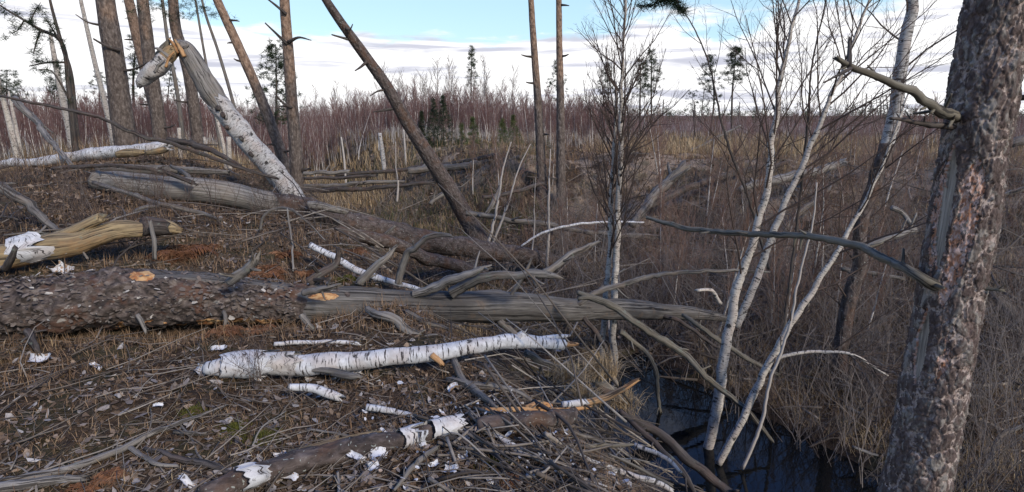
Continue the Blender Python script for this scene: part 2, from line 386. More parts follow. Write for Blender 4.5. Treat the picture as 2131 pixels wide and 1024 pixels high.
def flat(c1, c2, c3=None, rough=.85, scale=3., spec=.2):
    def f(t):
        a = t.m('ADD', rnd(t), 0.)
        st_ = [(.0, c1), (.55, c2)]+([(1., c3)] if c3 else [])
        c = t.ramp(a, st_)
        n = t.noise(rest(t), scale*12, 3)
        c = t.mix(t.m('MULTIPLY', t.step(n, .4, .7), .4), c, tuple(k*.55 for k in c2))
        return c, rough, None, spec
    return f
mat('red_twig', flat((.15, .09, .07), (.24, .155, .118), (.30, .225, .18)))
mat('thicket_twig', flat((.16, .09, .08), (.215, .13, .12), (.28, .215, .195)))
mat('grey_twig', flat((.15, .125, .11), (.24, .205, .18), (.34, .30, .27)))
mat('dark_twig', flat((.07, .05, .04), (.13, .095, .078), (.22, .175, .145)))
mat('pale_stem', flat((.36, .31, .27), (.52, .48, .43), (.64, .61, .57)))
mat('dry_grass', flat((.24, .165, .085), (.40, .29, .16), (.52, .41, .26)))
mat('brown_grass', flat((.14, .085, .05), (.24, .15, .085), (.35, .245, .15)))
mat('green_grass', flat((.03, .04, .012), (.065, .08, .028), (.12, .11, .05)))
mat('moss', flat((.045, .055, .01), (.10, .105, .02), (.15, .14, .035)))
mat('fern', flat((.11, .05, .026), (.20, .095, .05), (.29, .16, .09)))
mat('needles', flat((.012, .022, .013), (.026, .04, .02), (.05, .062, .03)))
mat('spruce_needles', flat((.035, .055, .018), (.07, .095, .03), (.12, .13, .05)))
mat('litter', flat((.055, .034, .02), (.15, .102, .066), (.40, .31, .235), scale=5))
mat('chips', flat((.085, .068, .058), (.20, .165, .145), (.46, .43, .39), scale=5))
mat('litter_twig', flat((.045, .036, .03), (.14, .115, .093), (.36, .32, .27)))
mat('far_crown', flat((.022, .034, .018), (.04, .056, .028), (.07, .083, .045)))
def bark_scrap(t):
    r = rest(t); n = t.noise(sc(t, r, 60, 60, 14), 1, 5, .6); a = rnd(t)
    c = t.mix(t.step(n, .56, .66), (.60, .60, .61), (.10, .09, .085))
    c = t.mix(t.step(a, .5, .9), c, (.34, .23, .15))
    return c, .75, (n, .4, .003)
mat('birch_scrap', bark_scrap)
def soil(t):
    p = objpos(t); n = t.noise(p, 1.3, 8, .62); n2 = t.noise(p, 14, 8, .7); n3 = t.noise(p, .22, 4, .6); n4 = t.noise(p, 55, 5, .7)
    c = t.ramp(n2, [(.3, (.022, .015, .010)), (.46, (.058, .038, .025)), (.58, (.10, .066, .042)), (.72, (.17, .12, .08))])
    c = t.mix(t.m('MULTIPLY', t.step(n, .5, .62), .6), c, (.085, .055, .033))
    c = t.mix(t.m('MULTIPLY', t.step(n3, .5, .6), .5), c, (.17, .13, .075))
    sand = t.m('MULTIPLY', rnd(t), t.step(t.noise(p, .8, 5, .6), .47, .55))
    c = t.mix(sand, c, t.mix(n2, (.26, .19, .13), (.48, .37, .27)))
    c = t.mix(t.m('MULTIPLY', t.step(n4, .62, .7), .5), c, (.22, .18, .13))
    c = t.mix(t.m('MULTIPLY', t.step(t.noise(p, 2.6, 5, .6), .52, .6), .5), c, (.055, .058, .025))
    far = t.step(t.vm('LENGTH', p).outputs[1], 30., 90.)
    c = t.mix(far, c, t.mix(n2, (.12, .07, .06), (.22, .14, .11)))
    return c, .95, (t.m('ADD', n2, n4), 1., .03)
mat('soil', soil)
def water(t):
    p = objpos(t)
    return t.mix(t.step(t.noise(p, 3, 4), .5, .7), (.004, .005, .006), (.009, .008, .006)), .03, (t.noise(p, 7, 3), .12, .01), .5
mat('water', water)

# ---------------------------------------------------------------- ground sheet and ditch water
def sheet():
    mb = MB(); n0 = 0
    r = np.concatenate([np.geomspace(.35, 60, 430), np.geomspace(62, 2200, 40)]); th = np.linspace(-radians(58), radians(58), 600)
    R_, A_ = np.meshgrid(r, th, indexing='ij'); x = R_*np.sin(A_); y = R_*np.cos(A_)-.6
    z = H(x, y)
    k = ss(R_, 60, 200); z = z*(1-k)
    s, t = st(x, y)
    sand = np.clip(ss(s, 2.2, 4.2)*(1-ss(s, 10, 14)), 0, 1)*.9
    i = (np.arange(len(r)-1)*len(th))[:, None]; j = np.arange(len(th)-1)[None]
    q = np.stack([i+j, i+len(th)+j, i+len(th)+j+1, i+j+1], -1).reshape(-1, 4)[:, ::-1]
    mb.add(np.stack([x, y, z], -1), q, a=sand.ravel())
    # the ground behind and to the sides of the viewer
    th2 = np.linspace(radians(58), radians(302), 90); r2 = np.concatenate([np.geomspace(.35, 60, 60), np.geomspace(62, 2200, 20)])
    R_, A_ = np.meshgrid(r2, th2, indexing='ij'); x = R_*np.sin(A_); y = R_*np.cos(A_)-.6; z = H(x, y)*(1-ss(R_, 60, 200))
    i = (np.arange(len(r2)-1)*len(th2))[:, None]; j = np.arange(len(th2)-1)[None]
    q = np.stack([i+j, i+len(th2)+j, i+len(th2)+j+1, i+j+1], -1).reshape(-1, 4)[:, ::-1]
    mb.add(np.stack([x, y, z], -1), q, a=0.)
    a = np.linspace(0, 2*pi, 24, endpoint=False); v = np.column_stack([.4*np.sin(a), .4*np.cos(a)-.6, H(.4*np.sin(a), .4*np.cos(a)-.6)-.01])
    v = np.vstack([v, [0, -.6, float(H(np.array(0.), np.array(-.6)))]]); mb.add(v, None, [(24, (k+1) % 24, k) for k in range(24)], a=0.)
    tag(mb.build('ground', M['soil']), kind='structure')
sheet()
def water_sheet():
    mb = MB(); u = np.array([-.5, .866]); nn = np.array([.866, .5]); A = np.array([-.93, 10.2]); v = []
    ts = np.linspace(-26, 30, 57)
    for t in ts:
        for s in (-2.2, 2.2): p = A+u*t+nn*s; v.append((p[0], p[1], WATER))
    mb.add(v, [(2*i, 2*i+1, 2*i+3, 2*i+2) for i in range(56)])
    tag(mb.build('ditch_water', M['water']), kind='structure')
water_sheet()
# ---------------------------------------------------------------- traced limbs: points are (px, py, width px, metres ahead)
def trace(pts, snap=False):
    if snap:
        out = []
        for a, b, w_, d in pts:
            while d > 1.5:
                p = at(a, b, d); r_ = wid(a, b, d, w_)
                if p[2]-r_*snap >= float(H(p[0], p[1])): break
                d -= .03
            out.append((a, b, w_, d))
        pts = out
    P = np.array([at(a, b, d) for a, b, w_, d in pts]); R = np.array([wid(a, b, d, w_) for a, b, w_, d in pts]); return P, R
def limb_part(name, pts, m, parent, step=.04, sides=9, rough=.12, jag=.5, **kw):
    spurs = kw.pop('spurs', 0)
    mb = MB(); P, R = trace(pts, kw.pop('snap', 0)); Pc, Rc = limb(mb, P, R, step, sides, rough, jag=jag, a=kw.pop('a', 0.), **kw)
    for k in range(spurs):
        i = random.randint(1, len(Pc)-2); ax = norm(Pc[i+1]-Pc[i-1]); s = np.cross(ax, np.array([random.gauss(0, 1), random.gauss(0, 1), random.gauss(0, 1)])); s = s/np.linalg.norm(s); l = Rc[i]*random.uniform(2, 7); d_ = norm(s*random.uniform(.5, 1)+ax*random.uniform(.2, .9))
        limb(mb, [Pc[i], Pc[i]+d_*l*.55+s*Rc[i]*.3, Pc[i]+d_*l], np.array([Rc[i]*.45, Rc[i]*.33, Rc[i]*.2]), max(l/5, .004), 6, .2, jag=.8, a=0.)
    mb2 = mb; base = np.array(parent.location) if parent is not None else P.mean(0)
    mb2.v = [v-base for v in mb2.v]
    o = mb2.build(name, M[m], parent)
    if parent is None: o.location = base
    return o
def snapless(pts): return pts[0][3] > 4
def stick(name, label, cat, m, pts, group=None, forks=(), **kw):
    kw.setdefault('snap', .85 if pts[0][3] < 3.3 else .45); kw.setdefault('kink', .8)
    """a loose stick or log; with forks it becomes an Empty with parts"""
    if not forks:
        return tag(limb_part(name, pts, m, None, **kw), label, cat, group)
    P, R = trace(pts); e = empty(name, tuple(P.mean(0)-np.array([0, 0, R.mean()])), label, cat, group)
    limb_part('stem', pts, m, e, **kw)
    for f in forks:
        fm = m
        cuff = isinstance(f[0], str) and f[0].startswith('cuff ')
        if isinstance(f[0], str): fm, f = f[0].replace('cuff ', ''), f[1:]
        kk = dict(kw); kk['jag'] = .8; kk['sides'] = min(8, kw.get('sides', 9)); kk.pop('disp', None); kk['kink'] = .5; kk['spurs'] = 0; kk['snap'] = 0 if snapless(pts) else kw['snap']*.8
        if cuff: kk.update(capend=False, jag=.55, step=.008, sides=34, kink=.1, rough=.16, snap=kw['snap'] if not snapless(pts) else 0)
        limb_part('bark_cuff' if cuff else 'branch', list(f), fm, e, **kk)
    return e

# ---------------------------------------------------------------- the big fallen pine across the ditch
def big_log():
    e = empty('fallen_pine', tuple(at(700, 660, 4.2)), 'huge fallen pine trunk, flaky bark on the left and bare grey wood over the ditch', 'fallen tree', )
    pts = [(-330, 668, 128, 3.45), (-120, 650, 124, 3.6), (60, 640, 122, 3.72), (220, 624, 118, 3.85), (400, 620, 104, 4.0), (560, 628, 88, 4.15), (700, 634, 78, 4.35),
           (830, 637, 70, 4.6), (960, 640, 66, 4.9), (1080, 638, 60, 5.2), (1180, 646, 52, 5.5), (1290, 644, 42, 5.8), (1390, 650, 34, 6.1), (1470, 655, 24, 6.3), (1530, 668, 10, 6.45)]
    def disp(r, fr, ang, pos, nrm):
        px, py = proj(pos); q = r*np.array([1, 1, 1.]); 
        big = fbm(q*3.2, 3, 41)-.5; f = fbm(q*np.array([26, 26, 15]), 4, 43)-.5
        edge = 650+190*(fbm(q*4.5, 4, 44)-.5)*2
        bark = 1-ss(px, edge-30, edge+10)
        # strips along the top where the bark has come off
        strip = (1-ss(np.abs(py-(572+.07*(px-320))+14*big), 5, 11))*ss(px, 300, 330)*(1-ss(px, 560, 640))*(nrm[..., 2] > -.1)
        bark = np.clip(bark-strip, 0, 1)
        F1, F2, cid = cells(q*np.array([13, 13, 8])+2*big[..., None], 51)
        fl = bark*((cid-.4)*.032*ss(F2-F1, .02, .18)+.05*f)
        bumps = .05*big*(1-fr)*bark+.08*big-.012*bark
        grain = (1-bark)*(fbm(q*np.array([40, 40, 2.2]), 3, 46)-.5)*.012
        a = bark*1.0
        orange = (((px-297)/24)**2+((py-577)/8)**2 < 1+big*2) | (((px-660)/36)**2+((py-618)/9)**2 < 1+big*4)
        rot = (ss(py, 655, 672)*ss(px, 180, 300)*(1-ss(px, 560, 620))) > .55-.5*f
        a = np.where(orange & (nrm[..., 1] < .3), 2., a); a = np.where(rot & (bark > .5) & (fbm(q*9, 3, 60) > .52), 2., a)
        return fl+bumps*.6+grain, a
    mb = MB(); P, R = trace(pts); limb(mb, P, R, .0105, 132, .05, 5, disp, seed=12, kink=.12)
    mb.v = [v-np.array(e.location) for v in mb.v]; mb.build('trunk', M['fallen_pine_surface'], e)
    B = [('pale_wood', [(478, 588, 20, 3.8), (500, 566, 19, 3.75), (531, 538, 17, 3.7)]),
         ('dark_wood', [(642, 588, 22, 4.3), (668, 570, 18, 4.35), (700, 545, 14, 4.45), (703, 524, 9, 4.45)]),
         ('dark_wood', [(668, 575, 9, 4.35), (655, 560, 8, 4.3), (640, 553, 4, 4.2)]),
         ('grey_wood', [(632, 608, 14, 4.05), (670, 602, 13, 4.0), (707, 594, 8, 3.95)]),
         ('pale_wood', [(748, 590, 17, 4.5), (775, 562, 16, 4.5), (800, 540, 14, 4.5), (826, 512, 5, 4.5)]),
         ('grey_wood', [(829, 590, 15, 4.6), (838, 560, 15, 4.6), (848, 530, 14, 4.55), (872, 505, 12, 4.5), (898, 491, 11, 4.45), (938, 491, 7, 4.4)]),
         ('pale_wood', [(858, 611, 16, 4.6), (900, 598, 20, 4.6), (950, 580, 19, 4.6), (990, 564, 14, 4.6), (1016, 555, 8, 4.6)]),
         ('grey_wood', [(938, 610, 24, 4.75), (980, 585, 22, 4.7), (1020, 572, 18, 4.65), (1080, 567, 17, 4.6), (1130, 569, 18, 4.55), (1165, 577, 7, 4.5)]),
         ('grey_wood', [(1132, 568, 16, 4.55), (1165, 548, 14, 4.6), (1195, 525, 14, 4.7), (1225, 512, 10, 4.8), (1246, 503, 6, 4.9)]),
         ('pale_wood', [(765, 643, 14, 4.15), (800, 655, 19, 4.05), (840, 680, 20, 4.0), (880, 705, 17, 3.95), (925, 735, 12, 3.9)]),
         ('grey_wood', [(845, 650, 13, 4.3), (870, 664, 12, 4.25), (900, 676, 10, 4.2), (934, 686, 6, 4.2)]),
         ('pale_wood', [(628, 655, 15, 4.0), (645, 680, 12, 3.95), (668, 706, 9, 3.95)]),
         ('grey_wood', [(1040, 668, 15, 4.95), (1065, 690, 15, 4.9), (1100, 716, 12, 4.85)]),
         ('dark_wood', [(1215, 660, 10, 5.5), (1245, 700, 10, 5.4), (1270, 745, 8, 5.3), (1292, 800, 6, 5.3)]),
         ('grey_wood', [(1180, 648, 9, 5.5), (1240, 610, 12, 5.5), (1320, 585, 11, 5.6), (1400, 568, 9, 5.7), (1500, 563, 7, 5.8), (1600, 566, 4, 5.9)]),
         ('pale_wood', [(286, 655, 9, 3.7), (296, 672, 9, 3.68), (303, 692, 5, 3.66)]),
         ('grey_wood', [(1060, 618, 8, 5.1), (1090, 575, 8, 5.1), (1105, 540, 4, 5.1)]),
         ('grey_wood', [(465, 648, 8, 3.85), (468, 670, 7, 3.8), (467, 690, 4, 3.8)]),
         ('dark_wood', [(1380, 655, 9, 6.0), (1420, 672, 8, 5.9), (1480, 715, 6, 5.8), (1530, 740, 4, 5.7)]),
         ('dark_wood', [(60, 690, 16, 3.45), (70, 715, 13, 3.35), (80, 735, 7, 3.3)])]
    for m, p in B: limb_part('branch', p, m, e, step=.015, sides=14, rough=.3, jag=1.8, kink=1.3, spurs=2)
    # loose flakes of bark standing proud of the trunk
    mb = MB(); n = 3400; k = rng.integers(0, len(P)-8, n)
    idx = np.clip((rng.random(n)**1.3)*5.4, 0, 5.4); Pi = np.stack([np.interp(idx, np.arange(len(pts)), trace(pts)[0][:, i]) for i in range(3)], 1); Ri = np.interp(idx, np.arange(len(pts)), trace(pts)[1])
    ax = norm(trace(pts)[0][5]-trace(pts)[0][1]); u = norm(np.cross(ax, [0, 0, 1.])); v_ = np.cross(u, ax)
    ang = rng.uniform(-.6, 4.2, n); N = u*np.cos(ang)[:, None]+v_*np.sin(ang)[:, None]; 
    if (np.cross(ax, [0, 0, 1.]))[1] > 0: N = -u*np.cos(ang)[:, None]+v_*np.sin(ang)[:, None]
    c = Pi+N*(Ri+rng.uniform(.002, .02, n))[:, None]-np.array(e.location); Tn = norm(np.cross(N, ax)+0*N); tilt = rng.normal(0, .6, (n, 1))
    l = rng.uniform(.006, .024, n)[:, None]; w_ = l*rng.uniform(.25, .7, (n, 1)); A2 = norm(ax+N*tilt+Tn*rng.normal(0, .4, (n, 1))); B2 = norm(np.cross(N, A2)+N*rng.normal(0, .3, (n, 1)))
    vs = np.stack([c-A2*l-B2*w_*.6, c-A2*l*.2-B2*w_+N*.003, c+A2*l-B2*w_*.5, c+A2*l*.8+B2*w_*.7+N*.004, c-A2*l*.6+B2*w_], 1)
    b = np.arange(n)[:, None]*5
    mb.add(vs.reshape(-1, 3), None, np.concatenate([b+[0, 1, 2], b+[0, 2, 3], b+[0, 3, 4]]), a=np.repeat(np.where(rng.random(n) > .93, .95, rng.uniform(0, .5, n)), 5))
    tag(mb.build('bark_flakes', M['chips'], e, smooth=False), kind='stuff')
big_log()

# ---------------------------------------------------------------- the near pine on the right
def near_pine():
    D0 = 2.05; base = at(1890, 1040, D0)
    axy = at(1972, 600, D0); x0, y0 = axy[0], axy[1]
    gz = float(H(np.array(x0), np.array(y0)))
    e = empty('pine_tree', (x0, y0, gz), 'near standing pine with thick flaking purple grey bark filling the right of the picture', 'tree')
    def rad(z): return .106-.009*(z-.2)+.018*np.exp(-(z-gz)*2.2)
    z = np.concatenate([np.arange(gz-.25, 2.35, .0042), np.arange(2.36, 11, .1)]); ns = 230
    ang = np.linspace(0, 2*pi, ns, endpoint=False); Zg, Ag = np.meshgrid(z, ang, indexing='ij'); R = rad(Zg)
    bend = .035*np.sin(Zg*1.3+.4)
    cx = x0+bend*.4-(Zg-1)*.004; cy = y0
    q = np.stack([np.cos(Ag)*.14, np.sin(Ag)*.14, Zg], -1)
    wq = q+np.stack([fbm(q*26, 4, 70, .65)-.5, fbm(q*26+9, 4, 71, .65)-.5, fbm(q*26+20, 4, 72, .65)-.5], -1)*.07
    F1, F2, cid = cells(wq*np.array([19, 19, 12.]), 80)
    F1b, F2b, cidb = cells(wq*np.array([52, 52, 38.])+5, 84)
    e1 = ss(F2-F1, .02, .22); e2 = ss(F2b-F1b, .03, .25)
    fine = fbm(q*np.array([90, 90, 70]), 3, 90)-.5
    dr = .007*e1+.006*(cid-.5)+.003*(e2-.5)+.003*(cidb-.5)+.004*fine+.02*(fbm(q*5, 3, 91)-.5)
    a = np.clip(e1*.7+e2*.3+.4*fine, 0, 1)
    Rr = R+dr; Pg = np.stack([cx+np.cos(Ag)*Rr, cy+np.sin(Ag)*Rr, Zg], -1); px, py = proj(Pg)
    front = (np.cos(Ag)*x0+np.sin(Ag)*y0) < 0
    def band(line, hw, jit=9):
        L = np.array(line, float); xc = np.interp(py, L[:, 1], L[:, 0]); t = (py > L[0, 1]) & (py < L[-1, 1])
        wv = hw*np.minimum(1, np.minimum(np.abs(py-L[0, 1]), np.abs(py-L[-1, 1]))/60+.15)
        return t & front & (np.abs(px-xc+jit*2*(fbm(q*22, 3, 95)-.5)) < wv)
    org = band([(2035, 330), (2018, 420), (2000, 500), (1985, 560), (1955, 640)], 22, 12) | band([(1975, 700), (1962, 760), (1945, 800)], 14, 14) | band([(1968, 330), (1950, 430), (1935, 520), (1928, 600)], 5, 12)
    wood = band([(1984, 300), (1972, 400), (1958, 480), (1948, 560)], 13, 3) | band([(1928, 640), (1918, 700), (1905, 800)], 12, 3)
    a = np.where(org, np.where(fine+.4*(e1-.75) > .13, .7, 2.), a); dr = np.where(org, dr*.6-.006, dr)
    a = np.where(wood, 3., a); dr = np.where(wood, -.010+.0015*fine, dr)
    Rr = R+dr; Pg = np.stack([cx+np.cos(Ag)*Rr-x0, cy+np.sin(Ag)*Rr-y0, Zg-gz], -1)
    i = (np.arange(len(z)-1)*ns)[:, None]; j = np.arange(ns)[None]; j2 = (j+1) % ns
    mb = MB(); mb.add(Pg, np.stack([i+j, i+j2, i+ns+j2, i+ns+j], -1).reshape(-1, 4), rest=q, a=a.ravel()); mb.build('trunk', M['pine_bark'], e)
    for m, p, s_ in [('olive_branch', [(1990, 244, 22, 2.03), (1962, 233, 22, 1.96), (1935, 215, 19, 1.88), (1890, 188, 17, 1.8), (1830, 164, 14, 1.76), (1790, 148, 13, 1.72), (1762, 134, 11, 1.7), (1740, 120, 10, 1.68)], 10),
                     ('dark_wood', [(1766, 138, 11, 1.7), (1768, 110, 9, 1.72), (1768, 76, 4, 1.74)], 8),
                     ('dark_wood', [(1770, 142, 8, 1.7), (1745, 155, 6, 1.66), (1714, 172, 3, 1.62)], 7),
                     ('dark_wood', [(1985, 266, 13, 2.04), (1945, 260, 12, 1.98), (1900, 252, 9, 1.92), (1855, 247, 6, 1.88)], 8),
                     ('olive_branch', [(1962, 602, 24, 2.04), (1930, 588, 24, 2.0), (1900, 570, 20, 2.03), (1850, 543, 17, 2.2), (1790, 514, 16, 2.45), (1720, 497, 15, 2.7), (1640, 490, 13, 3.0), (1540, 486, 12, 3.4), (1440, 477, 11, 3.8), (1390, 466, 10, 4.0), (1345, 452, 6, 4.2)], 9),
                     ('olive_branch', [(2010, 596, 13, 2.04), (2035, 599, 10, 1.99), (2060, 601, 9, 1.96), (2090, 604, 6, 1.93)], 8),
                     ('dark_wood', [(2100, 208, 14, 2.1), (2125, 205, 12, 2.05), (2160, 200, 8, 2.0)], 8)]:
        limb_part('branch', p, m, e, step=.015, sides=14, rough=.26, jag=.8, kink=1.0, spurs=len(p))
    # a high bough reaching over, whose needled tip hangs into the picture
    mb = MB(); top_ = np.array([x0+.03, y0, 4.0]); tip = at(1400, 2, 2.9); tip2 = at(1330, 12, 3.0); tip3 = at(1425, 25, 2.85)
    mid = np.array([1.2, 2.5, 3.3]); o_ = np.array(e.location)
    limb(mb, [top_-o_, mid-o_, at(1395, -60, 2.9)-o_, tip-o_], np.array([.03, .018, .008, .005]), .05, 7, .1, a=.3)
    for t_ in (tip2, tip3): limb(mb, [at(1395, -60, 2.9)-o_, (tip+t_)/2-o_, t_-o_], np.array([.006, .005, .003]), .03, 5, .1, a=.3)
    mb.build('bough', M['dark_wood'], e)
    mb = MB(); cs = []
    for a_, b_ in ((at(1395, -60, 2.9), tip), (tip, tip2), (tip, tip3), (tip, at(1360, -10, 2.95))):
        for k in np.linspace(.1, 1, 9): cs.append(a_*(1-k)+b_*k)
    needle_tufts(mb, np.array(cs)-o_, .055, 34, .0016, down=.2); mb.build('needles', M['needles'], e)

def needle_tufts(mb, c, size, n, width, down=0., arange=(0, 1)):
    m = len(c); d = rng.normal(0, 1, (m, n, 3)); d[..., 2] = d[..., 2]*.7-down; d = norm(d); L = size*rng.uniform(.6, 1.15, (m, n, 1))
    side = norm(np.cross(d, rng.normal(0, 1, (m, n, 3)))); p = c[:, None]+rng.normal(0, size*.18, (m, n, 3))
    v = np.stack([p-side*width, p+side*width, p+d*L], 2).reshape(-1, 3)
    mb.add(v, None, np.arange(m*n*3).reshape(-1, 3), a=np.repeat(np.repeat(rng.uniform(*arange, m), n), 3))
near_pine()

# ---------------------------------------------------------------- growing twigs
class Tw:
    def __init__(s): s.d = {}
    def add(s, P, R, a): s.d.setdefault(len(P), []).append((P, R, a))
    def into(s, mb, sides=3, off=None, mi=0):
        for n, L in s.d.items():
            P = np.array([x[0] for x in L]); P = P if off is None else P-off
            mb.tubes(P, np.array([x[1] for x in L]), sides, np.array([x[2] for x in L]), mi)
def rv(): 
    return np.array([random.gauss(0, 1), random.gauss(0, 1), random.gauss(0, 1)])
def grow(tw, p, d, L, r, lvl, maxl, nch, spread=.8, up=.12, wob=.14, a=.3, fr=.45, n=None, rmin=.0007):
    n = n or (6 if lvl == 0 else 4); pts = [p]; d = d/np.linalg.norm(d)
    for i in range(n-1):
        d = d+rv()*wob+np.array([0, 0, up]); d = d/np.linalg.norm(d); pts.append(pts[-1]+d*L/(n-1))
    R = np.linspace(r, max(r*.3, rmin), n); tw.add(pts, R, min(1, a+lvl*.12+random.uniform(-.15, .15)))
    if lvl < maxl:
        k = max(1, int(nch[lvl]*random.uniform(.8, 1.25)))
        for c in range(k):
            f = (c+.5+random.uniform(-.4, .4))/k*.85+.12; x = f*(n-1); i = min(int(x), n-2); q = pts[i]+(pts[i+1]-pts[i])*(x-i)
            ax = pts[i+1]-pts[i]; ax = ax/np.linalg.norm(ax); s = np.cross(ax, rv()); s = s/(np.linalg.norm(s)+1e-9)
            grow(tw, q, ax+s*spread*random.uniform(.6, 1.3), L*fr*random.uniform(.6, 1.3)*(1-.45*f), max(r*(1-.6*f)*.5, rmin), lvl+1, maxl, nch, spread, up, wob, a, fr, rmin=rmin)

def young_tree(name, label, m, stems, crown_from, nb, bl, parent_twig='dark_twig', seed=1, cat='young tree', maxl=2, nch=(7, 5), spread=.75, up=.1, btop=1., lowtwigs=0):
    random.seed(seed); P0, _ = trace(stems[0]); b = P0[0].copy(); b[2] = float(H(np.array(b[0]), np.array(b[1])))
    e = empty(name, tuple(b), label, cat); tw = Tw()
    for s_ in stems:
        mb = MB(); P, R = trace(s_); limb(mb, P, R*.93, .04, 9, .15, a=.2, seed=seed, kink=1.0); mb.v = [v-b for v in mb.v]; mb.build('stem' if len(stems) > 1 else 'trunk', M['dead_bark' if name == 'dead_birch' and s_[0][1] > 900 else m], e)
        Ps = spline(np.column_stack([P, R]), 10); L = np.concatenate([[0], np.cumsum(np.linalg.norm(np.diff(Ps[:, :3], axis=0), axis=1))])
        for k in range(nb):
            f = crown_from+(1-crown_from)*((k+random.random())/nb)**.9; l = f*L[-1]; q = np.array([np.interp(l, L, Ps[:, i]) for i in range(3)]); rr = np.interp(l, L, Ps[:, 3])
            q2 = np.array([np.interp(min(l+.1, L[-1]), L, Ps[:, i]) for i in range(3)]); ax = norm(q2-q+1e-6); s = np.cross(ax, rv()); s = s/np.linalg.norm(s)
            h = (f-crown_from)/(1-crown_from)
            grow(tw, q, ax*.9+s*.75, bl*random.uniform(.6, 1.2)*(1-.5*h*btop), min(rr*.42, .009), 0, maxl, nch, spread, up, .13, .1)
    mb = MB(); tw.into(mb, 4, b); mb.build('crown', M[parent_twig], e)
    return e
# ---------------------------------------------------------------- young birches standing in and beside the ditch
young_tree('young_birch', 'slim twin-stemmed white birch left of the dark water, both stems upright', 'birch_bark_young',
    [[(1288, 900, 15, 5.9), (1278, 740, 15, 5.9), (1276, 640, 15, 5.9), (1284, 520, 14, 5.9), (1290, 400, 13, 5.9), (1294, 290, 11, 5.9), (1292, 180, 8, 5.9), (1298, 60, 6, 5.9), (1305, -120, 3, 5.9)],
     [(1262, 900, 13, 6.0), (1254, 740, 13, 6.0), (1259, 620, 12, 6.0), (1270, 520, 11, 6.0), (1274, 400, 10, 6.0), (1280, 280, 7, 6.0), (1282, 170, 4, 6.0)]], .52, 40, 1.1, seed=3, parent_twig='dark_twig', maxl=2, nch=(7, 4), up=.14)
young_tree('young_birch', 'taller birch rising from the right edge of the water and forking low into two stems', 'birch_bark_young',
    [[(1462, 985, 23, 4.75), (1490, 850, 23, 4.8), (1512, 720, 22, 4.85), (1540, 590, 19, 4.9), (1578, 460, 16, 4.9), (1604, 340, 14, 4.9), (1618, 200, 12, 4.9), (1645, 70, 8, 4.9), (1668, -60, 5, 4.9), (1690, -220, 2, 4.9)],
     [(1532, 680, 17, 4.95), (1570, 590, 17, 5.0), (1612, 480, 15, 5.05), (1658, 370, 13, 5.1), (1700, 270, 11, 5.1), (1735, 190, 9, 5.1), (1775, 90, 7, 5.1), (1812, -20, 5, 5.1), (1850, -180, 2, 5.1)]], .36, 26, 1.5, seed=9, maxl=2, nch=(9, 6), up=.09)
young_tree('young_birch', 'thin birch leaning right out of the water, passing behind the long dead pine branch', 'birch_bark_young',
    [[(1495, 965, 17, 4.5), (1545, 870, 17, 4.5), (1600, 755, 16, 4.5), (1660, 650, 14, 4.5), (1718, 560, 12, 4.5), (1762, 490, 10, 4.5), (1800, 420, 9, 4.5), (1832, 350, 7, 4.5), (1862, 270, 5, 4.5), (1900, 170, 3, 4.5)],
     [(1600, 755, 9, 4.5), (1640, 738, 8, 4.45), (1700, 732, 7, 4.4), (1765, 735, 6, 4.3), (1810, 758, 6, 4.25), (1848, 782, 4, 4.2)]], .48, 15, .85, seed=21, maxl=2, nch=(5, 3))
young_tree('dead_birch', 'taller pale birch behind the pine with black peeling lower trunk', 'birch_bark',
    [[(1838, 330, 28, 5.6), (1852, 270, 29, 5.6), (1868, 190, 28, 5.6), (1884, 90, 25, 5.6), (1900, -20, 23, 5.6), (1925, -200, 17, 5.6), (1950, -420, 8, 5.6)],
     [(1722, 960, 36, 5.6), (1738, 830, 34, 5.6), (1756, 700, 32, 5.6), (1782, 560, 30, 5.6), (1804, 440, 27, 5.6), (1826, 370, 30, 5.6), (1846, 300, 33, 5.6)]], .2, 9, 1.2, seed=33, cat='tree', maxl=2, nch=(6, 4))
young_tree('young_birch', 'dark spindly birch between the forked birch and the leaning one, bare fan of twigs', 'dark_wood',
    [[(1618, 800, 7, 5.6), (1635, 650, 7, 5.6), (1655, 500, 6, 5.6), (1668, 380, 6, 5.6), (1682, 250, 5, 5.6), (1690, 130, 4, 5.6), (1715, 20, 3, 5.6), (1735, -90, 2, 5.6)]], .35, 14, 1.0, seed=41, maxl=2, nch=(6, 4))
young_tree('young_birch', 'dark bare sapling leaning left over the far bank, left of the forked birch', 'dark_wood',
    [[(1600, 560, 6, 6.3), (1560, 420, 6, 6.3), (1525, 330, 6, 6.3), (1500, 250, 5, 6.3), (1480, 150, 4, 6.3), (1450, 70, 3, 6.3), (1415, 10, 2, 6.3)]], .25, 12, 1.0, seed=47, maxl=2, nch=(6, 4))
young_tree('young_birch', 'pale thin sapling at the right edge of the water, curved beside the big pine', 'pale_stem',
    [[(1545, 975, 8, 4.4), (1585, 880, 8, 4.4), (1600, 800, 7, 4.4), (1640, 690, 6, 4.4), (1660, 590, 5, 4.4), (1690, 470, 4, 4.4), (1700, 380, 3, 4.4)]], .3, 8, .5, seed=53, maxl=1, nch=(5,))
